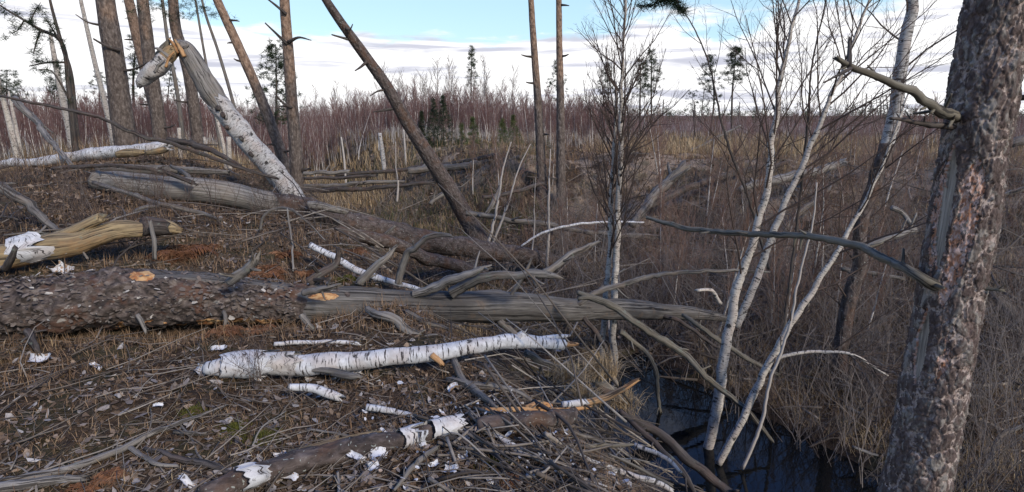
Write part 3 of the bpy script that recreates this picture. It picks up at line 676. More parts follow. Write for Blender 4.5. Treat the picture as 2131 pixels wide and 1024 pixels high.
for i, (x0, y0_, x1, y1, d, w_, lab) in enumerate([
        (1008, 545, 1048, 345, 10.5, 7, 'thin white birch pole on the far bank, left of a leaning twin'), (1020, 520, 1080, 350, 10.6, 6, 'thin white birch pole leaning right on the far bank'),
        (1136, 590, 1143, 360, 9.8, 7, 'straight thin white birch pole left of the twin-stemmed birch'), (1105, 545, 1112, 420, 10, 4, 'short thin birch pole beyond the ditch'),
        (826, 420, 824, 345, 13, 5, 'pale thin stem standing beyond the ditch in brown grass')]):
    young_tree('birch_sapling', lab, 'pale_stem', [[(x0, y0_, w_, d), ((x0+x1)/2+3, (y0_+y1)/2, w_*.85, d), (x1, y1, w_*.5, d), (x1+(x1-x0)*.4, y1-50, w_*.3, d)]], .3, 8, .7, seed=60+i, maxl=1, nch=(6,), parent_twig='red_twig')

# ---------------------------------------------------------------- standing trunks
def standing(name, label, m, pts, stubs=(), cat='tree', group=None, seed=0, crown=None):
    P, R = trace(pts); b = P[0].copy(); b[2] = min(b[2], float(H(np.array(b[0]), np.array(b[1])))); e = empty(name, tuple(b), label, cat, group)
    mb = MB(); limb(mb, P, R, .1, 18, .07, 5, a=.3, seed=seed+3); mb.v = [v-b for v in mb.v]; mb.build('trunk', M[m], e)
    for s_ in stubs: limb_part('branch', s_, 'dark_wood', e, step=.05, sides=6, rough=.15, jag=.8)
    if crown:
        mb = MB(); c = at(crown[0], crown[1], pts[-1][3])-b; rx = wid(crown[0], crown[1], pts[-1][3], crown[2]*2); nt = crown[3]
        cs = c+rng.normal(0, .45, (nt, 3))*[rx, rx, rx*crown[4]]; needle_tufts(mb, cs, .14, 22, .004); mb.build('crown', M['needles'], e)
    return e
def stub_set(pts, n, seed, lmin=14, lmax=34, up=.1):
    random.seed(seed); out = []
    for k in range(n):
        i = random.uniform(.3, len(pts)-1.4); j = int(i); f = i-j; a, b = pts[j], pts[j+1]; x = a[0]*(1-f)+b[0]*f; y = a[1]*(1-f)+b[1]*f; d = a[3]; w_ = a[2]*(1-f)+b[2]*f
        sg = random.choice([-1, 1]); l = random.uniform(lmin, lmax); dy = random.uniform(-.8, .3)*l*.6
        out.append([(x+sg*w_*.3, y, 6, d-.02), (x+sg*(w_*.5+l*.5), y+dy*.3, 4, d-.1), (x+sg*(w_*.5+l), y+dy, 2, d-.2)])
    return out
T = [(292, 470, 52, 11), (268, 330, 45, 11), (252, 230, 41, 11), (236, 110, 38, 11), (216, -20, 35, 11), (190, -220, 30, 11), (150, -560, 16, 11)]
standing('pine_tree', 'thickest grey brown pine trunk on the left, behind the white fallen log', 'standing_pine_bark', T, stub_set(T, 5, 1, 20, 55)+[[(250, 105, 9, 10.9), (220, 95, 6, 10.8), (193, 80, 4, 10.7)]], seed=1)
T = [(350, 430, 30, 14), (332, 270, 27, 14), (312, 130, 25, 14), (296, -10, 22, 14), (270, -260, 16, 14), (250, -450, 8, 14)]
standing('pine_tree', 'second pine trunk right of the thickest one, seen behind the hanging birch top', 'standing_pine_bark', T, stub_set(T, 3, 2), seed=2, crown=(320, 28, 60, 26, .4))
T = [(372, 440, 24, 17), (330, 260, 21, 17), (298, 130, 20, 17), (264, -20, 18, 17), (220, -260, 12, 17), (200, -420, 7, 17)]
standing('pine_tree', 'slimmer orange pine trunk leaning left right of the thickest pine', 'orange_pine_bark', T, stub_set(T, 3, 3), seed=3)
T = [(428, 430, 27, 14.5), (412, 290, 24, 14.5), (392, 150, 22, 14.5), (366, 60, 21, 14.5), (358, -20, 19, 14.5), (330, -260, 12, 14.5), (320, -400, 6, 14.5)]
standing('pine_tree', 'brown pine trunk right behind the broken birch snag', 'standing_pine_bark', T, stub_set(T, 3, 4), seed=4, crown=(420, 22, 60, 30, .4))
T = [(612, 430, 24, 13), (585, 320, 22, 13), (545, 210, 21, 13), (500, 105, 19, 13), (452, 0, 17, 13), (390, -150, 12, 13), (350, -270, 6, 13)]
standing('pine_tree', 'leaning orange brown pine trunk right of the broken birch snag', 'orange_pine_bark', T, stub_set(T, 10, 5, 8, 20), seed=5)
T = [(618, 440, 28, 12), (616, 330, 26, 12), (608, 220, 24, 12), (600, 110, 22, 12), (592, 0, 20, 12), (580, -260, 14, 12), (575, -420, 7, 12)]
standing('pine_tree', 'upright orange pine trunk with dead side branches left of the centre', 'orange_pine_bark', T, stub_set(T, 6, 6, 12, 25)+
    [[(598, 92, 8, 11.9), (575, 70, 5, 11.8), (552, 48, 3, 11.7)], [(600, 88, 8, 11.9), (622, 78, 5, 11.8), (648, 84, 2, 11.7)], [(596, 30, 7, 11.9), (575, 12, 5, 11.8), (553, -5, 3, 11.7)], [(608, 225, 6, 11.9), (590, 215, 5, 11.8), (572, 195, 2, 11.7)]], seed=6)
T = [(1015, 528, 38, 11.5), (972, 455, 36, 11.5), (940, 400, 34, 11.4), (895, 330, 30, 11.2), (845, 250, 27, 11), (805, 180, 24, 10.8), (755, 110, 22, 10.6), (712, 50, 19, 10.4), (672, -10, 16, 10.2), (600, -130, 10, 10)]
standing('leaning_pine', 'dead pine trunk leaning far to the left over the ditch, grey and flaking', 'dead_bark', T, [[(734, 84, 8, 10.5), (710, 78, 5, 10.4), (690, 72, 3, 10.3)], [(825, 225, 8, 10.9), (790, 231, 5, 10.8), (776, 233, 2, 10.7)],
    [(766, 126, 8, 10.6), (750, 140, 5, 10.5), (738, 148, 2, 10.4)], [(716, 56, 7, 10.4), (728, 62, 4, 10.3), (734, 50, 2, 10.3)], [(808, 186, 7, 10.8), (786, 190, 4, 10.7), (770, 200, 2, 10.6)]], seed=7)
T = [(1130, 460, 22, 15), (1126, 340, 20, 15), (1120, 220, 17, 15), (1112, 110, 14, 15), (1105, 0, 12, 15), (1095, -180, 8, 15), (1092, -300, 4, 15)]
standing('pine_tree', 'left of two slim straight pine trunks in the centre', 'orange_pine_bark', T, stub_set(T, 4, 8, 8, 22), seed=8)
T = [(1168, 460, 21, 14.6), (1167, 340, 19, 14.6), (1166, 200, 16, 14.6), (1164, 90, 13, 14.6), (1163, 0, 12, 14.6), (1162, -180, 8, 14.6), (1160, -300, 4, 14.6)]
standing('pine_tree', 'right of two slim straight pine trunks in the centre', 'orange_pine_bark', T, stub_set(T, 4, 9, 8, 22), seed=9)
for i, (pts, m, lab, cr) in enumerate([
    ([(262, 420, 13, 15), (240, 305, 12, 15), (222, 230, 11, 15), (195, 120, 9, 15), (168, 0, 7, 15), (140, -130, 3, 15)], 'birch_bark_young', 'slender white birch leaning left in front of the thickest pine', None),
    ([(190, 430, 11, 14), (160, 280, 10, 14), (148, 160, 9, 14), (128, 90, 7, 14), (104, 0, 5, 14), (90, -80, 2, 14)], 'dark_wood', 'dark crooked thin trunk at the far left below the needled branch', None),
    ([(165, 430, 15, 16), (148, 290, 14, 16), (125, 180, 12, 16), (108, 90, 8, 16), (104, 60, 3, 16)], 'birch_bark_young', 'white birch trunk with dark crown at far left', (112, 170, 22, 26, 1.5)),
    ([(62, 430, 13, 15), (28, 290, 12, 15), (5, 200, 9, 15), (-30, 60, 5, 15)], 'birch_bark_young', 'leftmost white birch stem near the picture edge', (5, 180, 45, 50, .6)),
    ([(60, 420, 9, 13), (48, 340, 8, 13), (30, 250, 7, 13), (18, 190, 3, 13)], 'birch_bark_young', 'short white birch pole at the far left edge', None),
    ([(500, 300, 8, 24), (488, 225, 7, 24), (455, 110, 6, 24), (425, 20, 5, 24), (410, -60, 3, 24)], 'grey_wood', 'thin grey pole leaning left, right of the pine behind the snag', None),
    ([(462, 330, 7, 22), (445, 220, 6, 22), (425, 110, 5, 22), (405, -10, 4, 22)], 'grey_wood', 'thinnest grey pole behind the bare top of the snag', (395, 10, 50, 26, .3)),
    ([(385, 330, 9, 20), (370, 200, 8, 20), (350, 90, 7, 20), (335, -20, 6, 20)], 'grey_wood', 'thin brown pole between the two pines left of the snag', (330, 5, 45, 22, .3)),
    ([(472, 400, 7, 12), (468, 320, 7, 12), (452, 250, 6, 12), (440, 215, 5, 12)], 'birch_bark_young', 'short white birch pole right below the snag', None),
    ([(485, 400, 9, 12), (478, 340, 9, 12), (476, 285, 9, 12)], 'birch_bark_young', 'broken off white birch stump pole under the snag', None),
    ([(385, 420, 8, 12), (376, 320, 8, 12), (372, 266, 7, 12)], 'birch_bark_young', 'low broken white birch post behind the bark heap', None),
    ([(440, 400, 6, 13), (430, 330, 6, 13), (425, 285, 5, 13)], 'birch_bark_young', 'thin broken birch post right of the low post', None),
    ([(800, 356, 9, 20), (796, 320, 9, 20), (790, 277, 8, 20)], 'birch_bark', 'broken white birch post standing alone in front of the red thicket', None),
    ([(720, 385, 4, 18), (716, 330, 4, 18), (710, 285, 3, 18)], 'pale_stem', 'thin white stem in front of the thicket left of the broken post', None),
    ([(845, 345, 4, 21), (842, 300, 4, 21), (840, 270, 3, 21)], 'pale_stem', 'thin white stem right of the broken birch post', None)]):
    standing('birch_tree' if 'birch' in m else 'dead_tree', lab, m, pts, (), seed=20+i, crown=cr)
# dense needle branch at the upper left
e = empty('pine_sapling', tuple(at(150, 420, 9.5)), 'pine branch with dark needle tufts reaching in at the upper left corner', 'pine')
mb = MB(); o_ = np.array(e.location)
br = [[(190, 470, 12, 9.6), (160, 330, 12, 9.6), (145, 200, 10, 9.5), (130, 92, 8, 9.5), (80, 60, 6, 9.4), (30, 30, 4, 9.3), (-10, 5, 3, 9.2)], [(130, 92, 5, 9.5), (110, 62, 3, 9.4), (95, 38, 2, 9.3)], [(85, 62, 4, 9.4), (75, 90, 3, 9.3), (70, 112, 2, 9.2)],
      [(140, 130, 5, 9.5), (100, 130, 4, 9.4), (60, 138, 2, 9.3)], [(50, 42, 3, 9.3), (40, 60, 2, 9.3), (25, 70, 2, 9.2)], [(146, 210, 4, 9.5), (110, 150, 3, 9.4), (80, 145, 2, 9.3)], [(60, 50, 3, 9.4), (75, 20, 2, 9.4), (85, 5, 1, 9.4)]]
for b_ in br:
    P, R = trace(b_); limb(mb, P-o_, R, .08, 6, .1, a=.2)
mb.build('trunk', M['dark_wood'], e)
mb = MB(); cs = []
for b_ in br[1:]+[br[0][4:]]:
    P, R = trace(b_)
    for k in np.linspace(0, 1, 7): cs.append(P[int(k*(len(P)-1.01))]*(1-(k*(len(P)-1.01)) % 1)+P[int(k*(len(P)-1.01))+1]*((k*(len(P)-1.01)) % 1)-o_+rng.normal(0, .05, 3))
needle_tufts(mb, np.array(cs), .13, 40, .0035); mb.build('needles', M['needles'], e)

# ---------------------------------------------------------------- the broken birch snag
def snag():
    b = at(612, 412, 8.6); e = empty('birch_snag', tuple(b), 'leaning broken birch snag, bare grey at the bend, rotten top hanging down left', 'dead tree')
    def disp(r, fr, ang, pos, nrm):
        q = r; F = fbm(q*np.array([18, 18, 7]), 4, 5)-.5; return .05*F+.03*(fbm(q*5, 3, 8)-.5), 0*F
    limb_part('trunk', [(628, 435, 40, 8.6), (603, 398, 42, 8.6), (562, 345, 44, 8.6), (522, 300, 43, 8.6), (482, 250, 42, 8.6), (455, 215, 44, 8.6)], 'birch_bark', e, step=.03, sides=28, rough=.1, disp=disp, jag=.3)
    limb_part('bare_wood', [(462, 225, 40, 8.6), (440, 192, 44, 8.6), (418, 155, 40, 8.6), (398, 120, 38, 8.6), (382, 98, 32, 8.6), (366, 88, 12, 8.6)], 'pale_wood', e, step=.03, sides=22, rough=.16, jag=.9)
    limb_part('hanging_top', [(372, 98, 16, 8.55), (355, 108, 30, 8.5), (338, 128, 34, 8.45)], 'orange_rot', e, step=.03, sides=18, rough=.2, jag=.5)
    limb_part('hanging_top', [(345, 122, 34, 8.45), (325, 142, 36, 8.4), (306, 158, 33, 8.4), (292, 172, 22, 8.38), (288, 182, 6, 8.38)], 'birch_bark', e, step=.03, sides=20, rough=.2, disp=disp)
    limb_part('splinter', [(330, 118, 16, 8.5), (342, 98, 15, 8.5), (353, 84, 8, 8.5)], 'olive_branch', e, step=.03, sides=9, rough=.3, jag=1.)
    for q_ in ([(372, 110, 9, 8.48), (362, 92, 8, 8.46), (350, 80, 3, 8.45)], [(352, 120, 8, 8.4), (334, 104, 7, 8.4), (322, 100, 3, 8.4)], [(384, 118, 10, 8.45), (374, 100, 8, 8.44), (364, 82, 3, 8.42)], [(345, 140, 7, 8.36), (350, 122, 6, 8.36), (362, 108, 3, 8.36)], [(322, 150, 6, 8.3), (330, 136, 6, 8.3), (344, 124, 3, 8.3)]):
        limb_part('splinter', q_, random.choice(['pale_wood', 'fresh_wood', 'orange_rot']), e, step=.015, sides=7, rough=.4, jag=1.2, kink=.8)
    limb_part('splinter', [(368, 104, 10, 8.5), (384, 100, 8, 8.5), (392, 92, 5, 8.5)], 'pale_wood', e, step=.03, sides=8, rough=.3, jag=1.)
    for x, y in ((452, 222), (462, 236), (470, 262), (500, 285), (520, 318)):
        limb_part('knot', [(x, y, 9, 8.45), (x+3, y+5, 9, 8.43), (x+5, y+9, 4, 8.43)], 'dark_wood', e, step=.02, sides=8, rough=.2, a=.2)
snag()

# ---------------------------------------------------------------- fallen logs and sticks, traced one by one
def lumpy(s1=18, amp=.04):
    def disp(r, fr, ang, pos, nrm):
        F = fbm(r*np.array([s1, s1, s1*.5]), 4, 15)-.5; return amp*F+amp*.7*(fbm(r*4, 3, 18)-.5), 0*F
    return disp
FL = 'fallen log'
stick('fallen_log', 'long barkless brown log on the raised left bank sloping down right across the ditch', FL, 'dead_bark',
      [(540, 425, 56, 7.3), (620, 440, 58, 7.6), (700, 457, 52, 8.0), (800, 480, 48, 8.5), (900, 500, 45, 9), (1000, 518, 42, 9.5), (1100, 537, 36, 10), (1210, 560, 26, 10.5)], step=.03, sides=26, disp=lumpy(16, .06),
      forks=[('pale_wood', (200, 372, 40, 7.1), (300, 382, 52, 7.05), (400, 392, 54, 7.05), (480, 404, 54, 7.15), (560, 424, 52, 7.3)), ('pale_wood', (640, 427, 18, 7.3), (680, 432, 17, 7.4), (722, 441, 10, 7.6)), ('grey_wood', (800, 490, 9, 8.2), (812, 478, 7, 8.2), (822, 470, 4, 8.2))])
stick('fallen_log', 'weathered grey log lying just behind the long brown log on the raised left bank', FL, 'grey_wood', [(205, 352, 16, 7.9), (300, 352, 20, 7.9), (400, 354, 15, 8.0), (475, 358, 8, 8.1)], rough=.2, sides=14)
stick('fallen_log', 'dark rusty log under the long brown log, its end in the ditch', FL, 'dead_bark', [(700, 478, 20, 7.6), (780, 498, 28, 8.0), (860, 525, 28, 8.4), (940, 550, 26, 8.8), (1010, 572, 20, 9.2)], sides=16, disp=lumpy())
stick('birch_log', 'white birch log lying high on the left bank, split open at its right end', 'birch log', 'birch_bark_clean', [(-60, 352, 16, 9.4), (60, 338, 18, 9.3), (160, 325, 22, 9.2), (250, 318, 24, 9.1), (320, 308, 24, 9.0), (346, 303, 22, 9.0)], sides=18, disp=lumpy(20, .03), jag=.8,
      forks=[('orange_rot', (245, 322, 14, 8.95), (275, 318, 18, 8.9), (300, 316, 10, 8.9)), ('orange_rot', (305, 318, 10, 8.9), (335, 312, 14, 8.85), (348, 312, 8, 8.85))])
stick('birch_log', 'rotten orange-yellow birch log at the left edge with white bark cuffs, above the huge trunk', 'birch log', 'orange_rot', [(-130, 556, 56, 4.0), (-20, 535, 54, 4.1), (60, 517, 50, 4.2), (140, 500, 48, 4.3), (220, 486, 44, 4.45), (300, 478, 36, 4.6), (350, 477, 30, 4.7), (374, 480, 14, 4.75)], sides=26, step=.02, disp=lumpy(14, .04), jag=1.,
      forks=[('cuff birch_bark_clean', (-60, 546, 62, 4.04), (-25, 538, 62, 4.08)), ('cuff birch_bark_clean', (40, 524, 62, 4.17), (75, 517, 60, 4.2), (104, 511, 58, 4.25)), ('orange_rot', (100, 500, 22, 4.3), (150, 482, 24, 4.35), (205, 456, 22, 4.4), (212, 452, 20, 4.4)),
             ('dark_wood', (10, 560, 16, 3.95), (22, 540, 14, 3.9), (32, 515, 9, 3.88)), ('dark_wood', (300, 470, 42, 4.56), (340, 476, 36, 4.64), (366, 481, 24, 4.72)), ('grey_wood', (322, 540, 9, 4.4), (321, 500, 9, 4.42), (312, 460, 7, 4.45))])
stick('birch_log', 'clean white birch log in the foreground centre, resting on brushwood', 'birch log', 'birch_bark_clean', [(428, 766, 26, 3.18), (470, 760, 40, 3.2), (520, 756, 44, 3.24), (580, 757, 44, 3.3), (640, 756, 44, 3.32), (740, 748, 40, 3.34), (840, 738, 36, 3.36), (930, 728, 34, 3.4), (1010, 715, 31, 3.45), (1080, 709, 31, 3.5), (1130, 712, 25, 3.52), (1175, 718, 22, 3.55)], sides=24, step=.02, disp=lumpy(22, .012), jag=.2,
      forks=[('cuff birch_bark_clean', (458, 763, 50, 3.2), (490, 758, 55, 3.215), (525, 756, 58, 3.24), (556, 757, 54, 3.275)), ('cuff birch_bark', (556, 758, 48, 3.27), (590, 758, 50, 3.3), (625, 757, 49, 3.32)), ('grey_wood', (640, 770, 10, 3.28), (690, 772, 14, 3.24), (735, 784, 14, 3.18)), ('birch_bark_clean', (1070, 712, 22, 3.5), (1085, 700, 20, 3.5), (1094, 690, 12, 3.5)), ('birch_bark_clean', (1110, 708, 14, 3.52), (1150, 702, 12, 3.56), (1182, 699, 7, 3.6)), ('fresh_wood', (1170, 717, 12, 3.55), (1190, 716, 11, 3.56), (1204, 716, 6, 3.57)),
             ('fresh_wood', (898, 738, 14, 3.33), (912, 750, 13, 3.32), (922, 760, 8, 3.3)), ('grey_wood', (690, 775, 14, 3.25), (725, 783, 15, 3.18), (750, 782, 8, 3.16))])
stick('rotten_log', 'dark rotten birch log along the bottom with torn white bark cuffs', FL, 'dead_bark', [(420, 1030, 46, 2.36), (520, 990, 48, 2.42), (600, 965, 46, 2.48), (700, 938, 44, 2.56), (790, 920, 38, 2.64), (870, 905, 34, 2.72), (940, 885, 32, 2.82)], sides=26, step=.014, disp=lumpy(24, .03), jag=.8,
      forks=[('cuff birch_bark_clean', (832, 914, 43, 2.69), (862, 906, 43, 2.72), (884, 900, 42, 2.75)), ('cuff birch_bark_clean', (893, 896, 40, 2.77), (920, 889, 42, 2.8), (950, 882, 38, 2.84)), ('cuff birch_bark_clean', (502, 996, 55, 2.4), (520, 990, 54, 2.42), (532, 987, 53, 2.43)),
             ('orange_rot', (600, 955, 34, 2.44), (680, 932, 34, 2.52), (780, 910, 27, 2.6)), ('dark_wood', (925, 905, 14, 2.75), (965, 920, 12, 2.72), (1010, 938, 8, 2.7))])
stick('rotten_log', 'short dark log lying under fresh orange split wood, right of the bottom centre', FL, 'dead_bark', [(995, 885, 34, 2.85), (1060, 880, 36, 2.92), (1130, 874, 36, 3.0), (1190, 865, 30, 3.08)], sides=22, step=.016, disp=lumpy(20, .03),
      forks=[('fresh_wood', (1010, 852, 8, 2.95), (1080, 853, 11, 2.98), (1150, 855, 12, 3.05), (1230, 848, 6, 3.15)), ('fresh_wood', (1095, 848, 10, 2.98), (1120, 842, 20, 3.0), (1148, 845, 8, 3.02)), ('birch_bark_clean', (1170, 842, 14, 3.1), (1215, 837, 16, 3.15)),
             ('fresh_wood', (1218, 838, 14, 3.16), (1260, 828, 15, 3.2), (1300, 806, 12, 3.3), (1327, 790, 8, 3.35)), ('birch_bark_clean', (1108, 888, 10, 2.9), (1114, 903, 9, 2.86))])
G1 = 'grey sticks lying on the forest floor'
L = [('pale_wood', 'long pale branch snaking in from the bottom left corner, forked twice', [(-30, 1010, 19, 2.3), (60, 992, 18, 2.35), (130, 975, 16, 2.4), (200, 958, 14, 2.46), (270, 928, 13, 2.55), (330, 898, 10, 2.65), (400, 872, 8, 2.77), (445, 855, 7, 2.88), (472, 843, 4, 2.95)],
      [((268, 930, 11, 2.55), (300, 950, 10, 2.5), (325, 965, 9, 2.46), (372, 970, 6, 2.44)), ((374, 882, 6, 2.7), (400, 915, 5, 2.6), (415, 950, 5, 2.5), (455, 982, 4, 2.42))]),
     ('pale_wood', 'thick pale stick cut off at the very bottom left', [(-40, 1016, 24, 2.26), (70, 1008, 22, 2.3), (177, 996, 14, 2.36)], []),
     ('dark_wood', 'brown peeled stick near the bottom, right of the forked branch', [(302, 934, 9, 2.5), (360, 950, 13, 2.45), (420, 964, 15, 2.42), (480, 984, 11, 2.4)], []),
     ('grey_wood', 'grey stick end lying flat right of the long pale branch', [(362, 898, 8, 2.6), (395, 902, 9, 2.6), (428, 903, 6, 2.6)], []),
     ('pale_wood', 'thin pale stick bent in the middle, above the rotten log', [(640, 893, 4, 2.7), (700, 902, 5, 2.66), (745, 912, 5, 2.63), (790, 905, 4, 2.66), (815, 893, 3, 2.7)], []),
     ('pale_wood', 'thin upright curved twig at the bottom left of centre', [(500, 985, 4, 2.4), (520, 940, 4, 2.5), (545, 890, 3, 2.6), (596, 855, 2, 2.8)], []),
     ('pale_wood', 'upright grey stick at the very bottom edge left of centre', [(706, 1030, 8, 2.25), (704, 1000, 7, 2.27), (703, 980, 6, 2.3)], []),
     ('grey_wood', 'straight grey pole running down right below the white birch log', [(945, 750, 14, 3.35), (965, 790, 15, 3.2), (1000, 822, 16, 3.1), (1035, 850, 8, 3.0)], []),
     ('grey_wood', 'long grey pole running right under the end of the white birch log', [(930, 790, 12, 3.3), (1000, 803, 17, 3.25), (1080, 820, 19, 3.2), (1115, 842, 12, 3.15)], []),
     ('grey_wood', 'bent grey branch running from the white log end towards the water', [(1095, 735, 16, 3.7), (1150, 765, 15, 3.8), (1210, 785, 14, 3.9), (1275, 810, 12, 4.0)], []),
     ('dark_wood', 'long dark pole sliding down the near bank to the water', [(1200, 745, 14, 4.0), (1300, 850, 18, 3.9), (1400, 930, 20, 3.7), (1500, 1010, 20, 3.5), (1540, 1040, 18, 3.4)], []),
     ('dark_wood', 'second dark pole beside it on the near bank, ending at the bottom', [(1290, 855, 12, 3.5), (1360, 920, 13, 3.3), (1420, 985, 12, 3.1), (1450, 1035, 10, 3.0)], []),
     ('olive_branch', 'long bare branch lying across the huge trunk and pointing down right over the water', [(1202, 608, 10, 5.05), (1250, 628, 15, 4.95), (1320, 665, 15, 4.85), (1400, 720, 15, 4.8), (1465, 780, 13, 4.7), (1530, 830, 11, 4.6), (1570, 870, 10, 4.5), (1608, 920, 7, 4.4)], [((1202, 622, 8, 5.0), (1225, 619, 12, 4.98), (1260, 632, 10, 4.93))]),
     ('grey_wood', 'grey peeled pole leaning at the left edge behind the rotten birch log', [(-40, 372, 26, 5.3), (30, 408, 20, 5.2), (75, 440, 17, 5.1), (130, 490, 12, 4.9)], []),
     ('grey_wood', 'long grey branch sloping down right across the red-brown heather on the left', [(195, 380, 9, 6.4), (250, 397, 9, 6.2), (320, 420, 10, 6.0), (350, 428, 11, 5.9), (410, 442, 9, 5.9), (462, 457, 6, 5.9)], [((268, 448, 8, 5.8), (300, 432, 8, 5.8), (330, 430, 7, 5.9))]),
     ('dark_wood', 'long thin dark branch arching from the far left down to the foot of the snag', [(0, 200, 5, 7.0), (100, 220, 6, 7.0), (200, 243, 7, 7.0), (300, 284, 8, 7.0), (400, 312, 8, 7.1), (500, 350, 7, 7.2), (580, 372, 5, 7.4)], []),
     ('dark_wood', 'dark forked branch lying over the grey log on the left bank', [(110, 352, 7, 7.2), (190, 345, 8, 7.0), (270, 345, 8, 6.8), (340, 358, 9, 6.8), (400, 380, 10, 6.8)], [((330, 350, 6, 6.8), (380, 372, 7, 6.75), (410, 385, 5, 6.7))]),
     ('pale_wood', 'grey board-like pole leaning at upper left among the birches', [(30, 205, 14, 10.5), (90, 270, 12, 10), (150, 345, 9, 9.5)], []),
     ('grey_wood', 'arched dead stem bowed like a hoop on the brown slope behind the huge trunk', [(541, 480, 5, 5.5), (548, 452, 5, 5.5), (575, 433, 5, 5.5), (610, 438, 5, 5.4), (640, 462, 4, 5.3), (676, 500, 3, 5.2)], []),
     ('pale_wood', 'thin red-brown upright stem standing under the bowed hoop', [(610, 565, 4, 5.0), (608, 510, 4, 5.1), (598, 434, 3, 5.3)], []),
     ('birch_bark_clean', 'white birch stick behind the huge trunk, running down right to its branches', [(645, 510, 13, 5.0), (700, 538, 14, 4.95), (760, 567, 14, 4.9), (820, 588, 11, 4.85), (872, 602, 8, 4.8)], []),
     ('birch_bark_clean', 'thin white birch strip above the clean white log', [(570, 716, 9, 3.7), (640, 712, 9, 3.75), (700, 712, 9, 3.8), (750, 716, 8, 3.85)], []),
     ('birch_bark_clean', 'short broken birch piece below the clean white log', [(600, 806, 14, 2.98), (640, 806, 17, 3.0), (680, 818, 19, 3.0), (710, 828, 17, 3.0)], []),
     ('birch_bark_clean', 'flaky birch stick above the rotten log, bottom centre', [(762, 847, 14, 2.85), (800, 853, 13, 2.86), (850, 862, 10, 2.88), (890, 874, 10, 2.88)], []),
     ('birch_bark_clean', 'thin birch stick with fringed bark right of the rotten log', [(985, 890, 12, 2.78), (1030, 905, 13, 2.74), (1060, 922, 13, 2.7), (1092, 938, 9, 2.66)], []),
     ('birch_bark', 'birch twig with white flecks running down right at the bottom right of centre', [(1140, 920, 9, 2.75), (1190, 940, 10, 2.72), (1240, 965, 11, 2.68), (1300, 985, 13, 2.65), (1370, 1005, 12, 2.62), (1400, 1022, 9, 2.6)], []),
     ('birch_bark', 'second white flecked birch twig at the bottom right of centre, lower', [(1060, 935, 8, 2.65), (1120, 955, 9, 2.6), (1200, 990, 10, 2.52), (1260, 1015, 9, 2.48)], []),
     ('birch_bark', 'white flecked birch twig near the water pole, bottom right of centre', [(1320, 925, 9, 2.95), (1370, 945, 9, 2.9), (1395, 960, 9, 2.88), (1418, 985, 8, 2.85)], []),
     ('olive_branch', 'brown barkless stick lying flat below the short dark log', [(1208, 930, 8, 2.85), (1250, 927, 9, 2.87), (1315, 925, 6, 2.9)], []),
     ('grey_wood', 'thin grey pole beside it pointing up left under the short dark log', [(1180, 895, 8, 3.0), (1225, 908, 9, 3.0), (1262, 925, 7, 3.0)], []),
     ('olive_branch', 'forked brown twig at the bottom right of centre', [(1265, 945, 6, 2.8), (1310, 965, 7, 2.75), (1350, 985, 7, 2.7), (1400, 1010, 6, 2.62)], []),
     ('grey_wood', 'grey stick lying at the bottom in front of the rotten log', [(820, 1020, 6, 2.3), (870, 960, 12, 2.45), (912, 930, 9, 2.6)], []),
     ('grey_wood', 'long thin grey log across the far bank left of the twin birch', [(970, 444, 11, 11), (1060, 457, 11, 11), (1150, 470, 11, 11), (1240, 485, 10, 11), (1330, 492, 12, 11), (1400, 498, 13, 11), (1440, 508, 8, 11)], []),
     ('birch_bark_clean', 'thin white birch arched over the far bank left of the twin birch', [(1085, 512, 4, 9.5), (1130, 484, 5, 9.6), (1200, 467, 5, 9.8), (1270, 462, 5, 10), (1340, 463, 4, 10)], []),
     ('grey_wood', 'pale grey log standing slanted against the far bank right of the twin birch', [(1315, 470, 14, 11.2), (1350, 420, 20, 11.8), (1390, 378, 22, 12.7), (1425, 345, 20, 13)], []),
     ('dark_wood', 'dark log lying up the far bank right of the twin birch', [(1350, 430, 13, 12), (1430, 393, 15, 12.6), (1520, 362, 14, 13.4), (1640, 338, 9, 14.4)], []),
     ('pale_wood', 'pale grey log on top of the far bank behind the forked birch', [(1540, 395, 14, 11), (1600, 380, 19, 11.2), (1680, 362, 19, 11.4), (1760, 336, 15, 11.8)], []),
     ('grey_wood', 'grey branch behind the forked birch pointing up right on the far bank', [(1610, 500, 12, 9.5), (1660, 450, 13, 9.8), (1730, 388, 9, 10.2)], []),
     ('pale_wood', 'forked dead branch left of the big pine, behind the leaning birch', [(1800, 515, 7, 6.5), (1850, 495, 10, 6.5), (1905, 478, 14, 6.5)], [((1855, 432, 10, 7), (1880, 445, 10, 7), (1895, 468, 9, 6.9))]),
     ('grey_wood', 'straight grey stick behind the leaning birch above the water', [(1750, 560, 8, 6.8), (1810, 567, 9, 6.7), (1880, 580, 7, 6.6)], []),
     ('grey_wood', 'thick grey log on the bank at the right edge, right of the big pine', [(2050, 600, 16, 6.8), (2090, 635, 26, 6.6), (2150, 690, 30, 6.4)], []),
     ('grey_wood', 'weathered log far up at the right edge of the picture', [(2100, 300, 18, 11), (2135, 290, 22, 11), (2200, 282, 20, 11)], []),
     ('grey_wood', 'thin grey pole on the slope at the right edge', [(2075, 412, 8, 9), (2110, 400, 10, 9), (2170, 382, 10, 9)], []),
     ('grey_wood', 'curved lichened branch at the lower right behind the big pine', [(2010, 1015, 9, 4.2), (2060, 960, 9, 4.3), (2080, 910, 9, 4.4), (2140, 880, 7, 4.5)], []),
     ('pale_wood', 'thin pale stick right of the big pine low down', [(2010, 823, 6, 5.0), (2050, 830, 6, 5.0), (2095, 858, 4, 4.9)], []),
     ('pale_wood', 'short pale stick end against the left foot of the big pine', [(1775, 930, 6, 4.4), (1800, 940, 7, 4.4), (1825, 947, 5, 4.4)], []),
     ('grey_wood', 'grey pole slanting down left of the big pine above the water', [(1765, 848, 7, 5.0), (1800, 868, 8, 4.9), (1825, 892, 6, 4.8)], []),
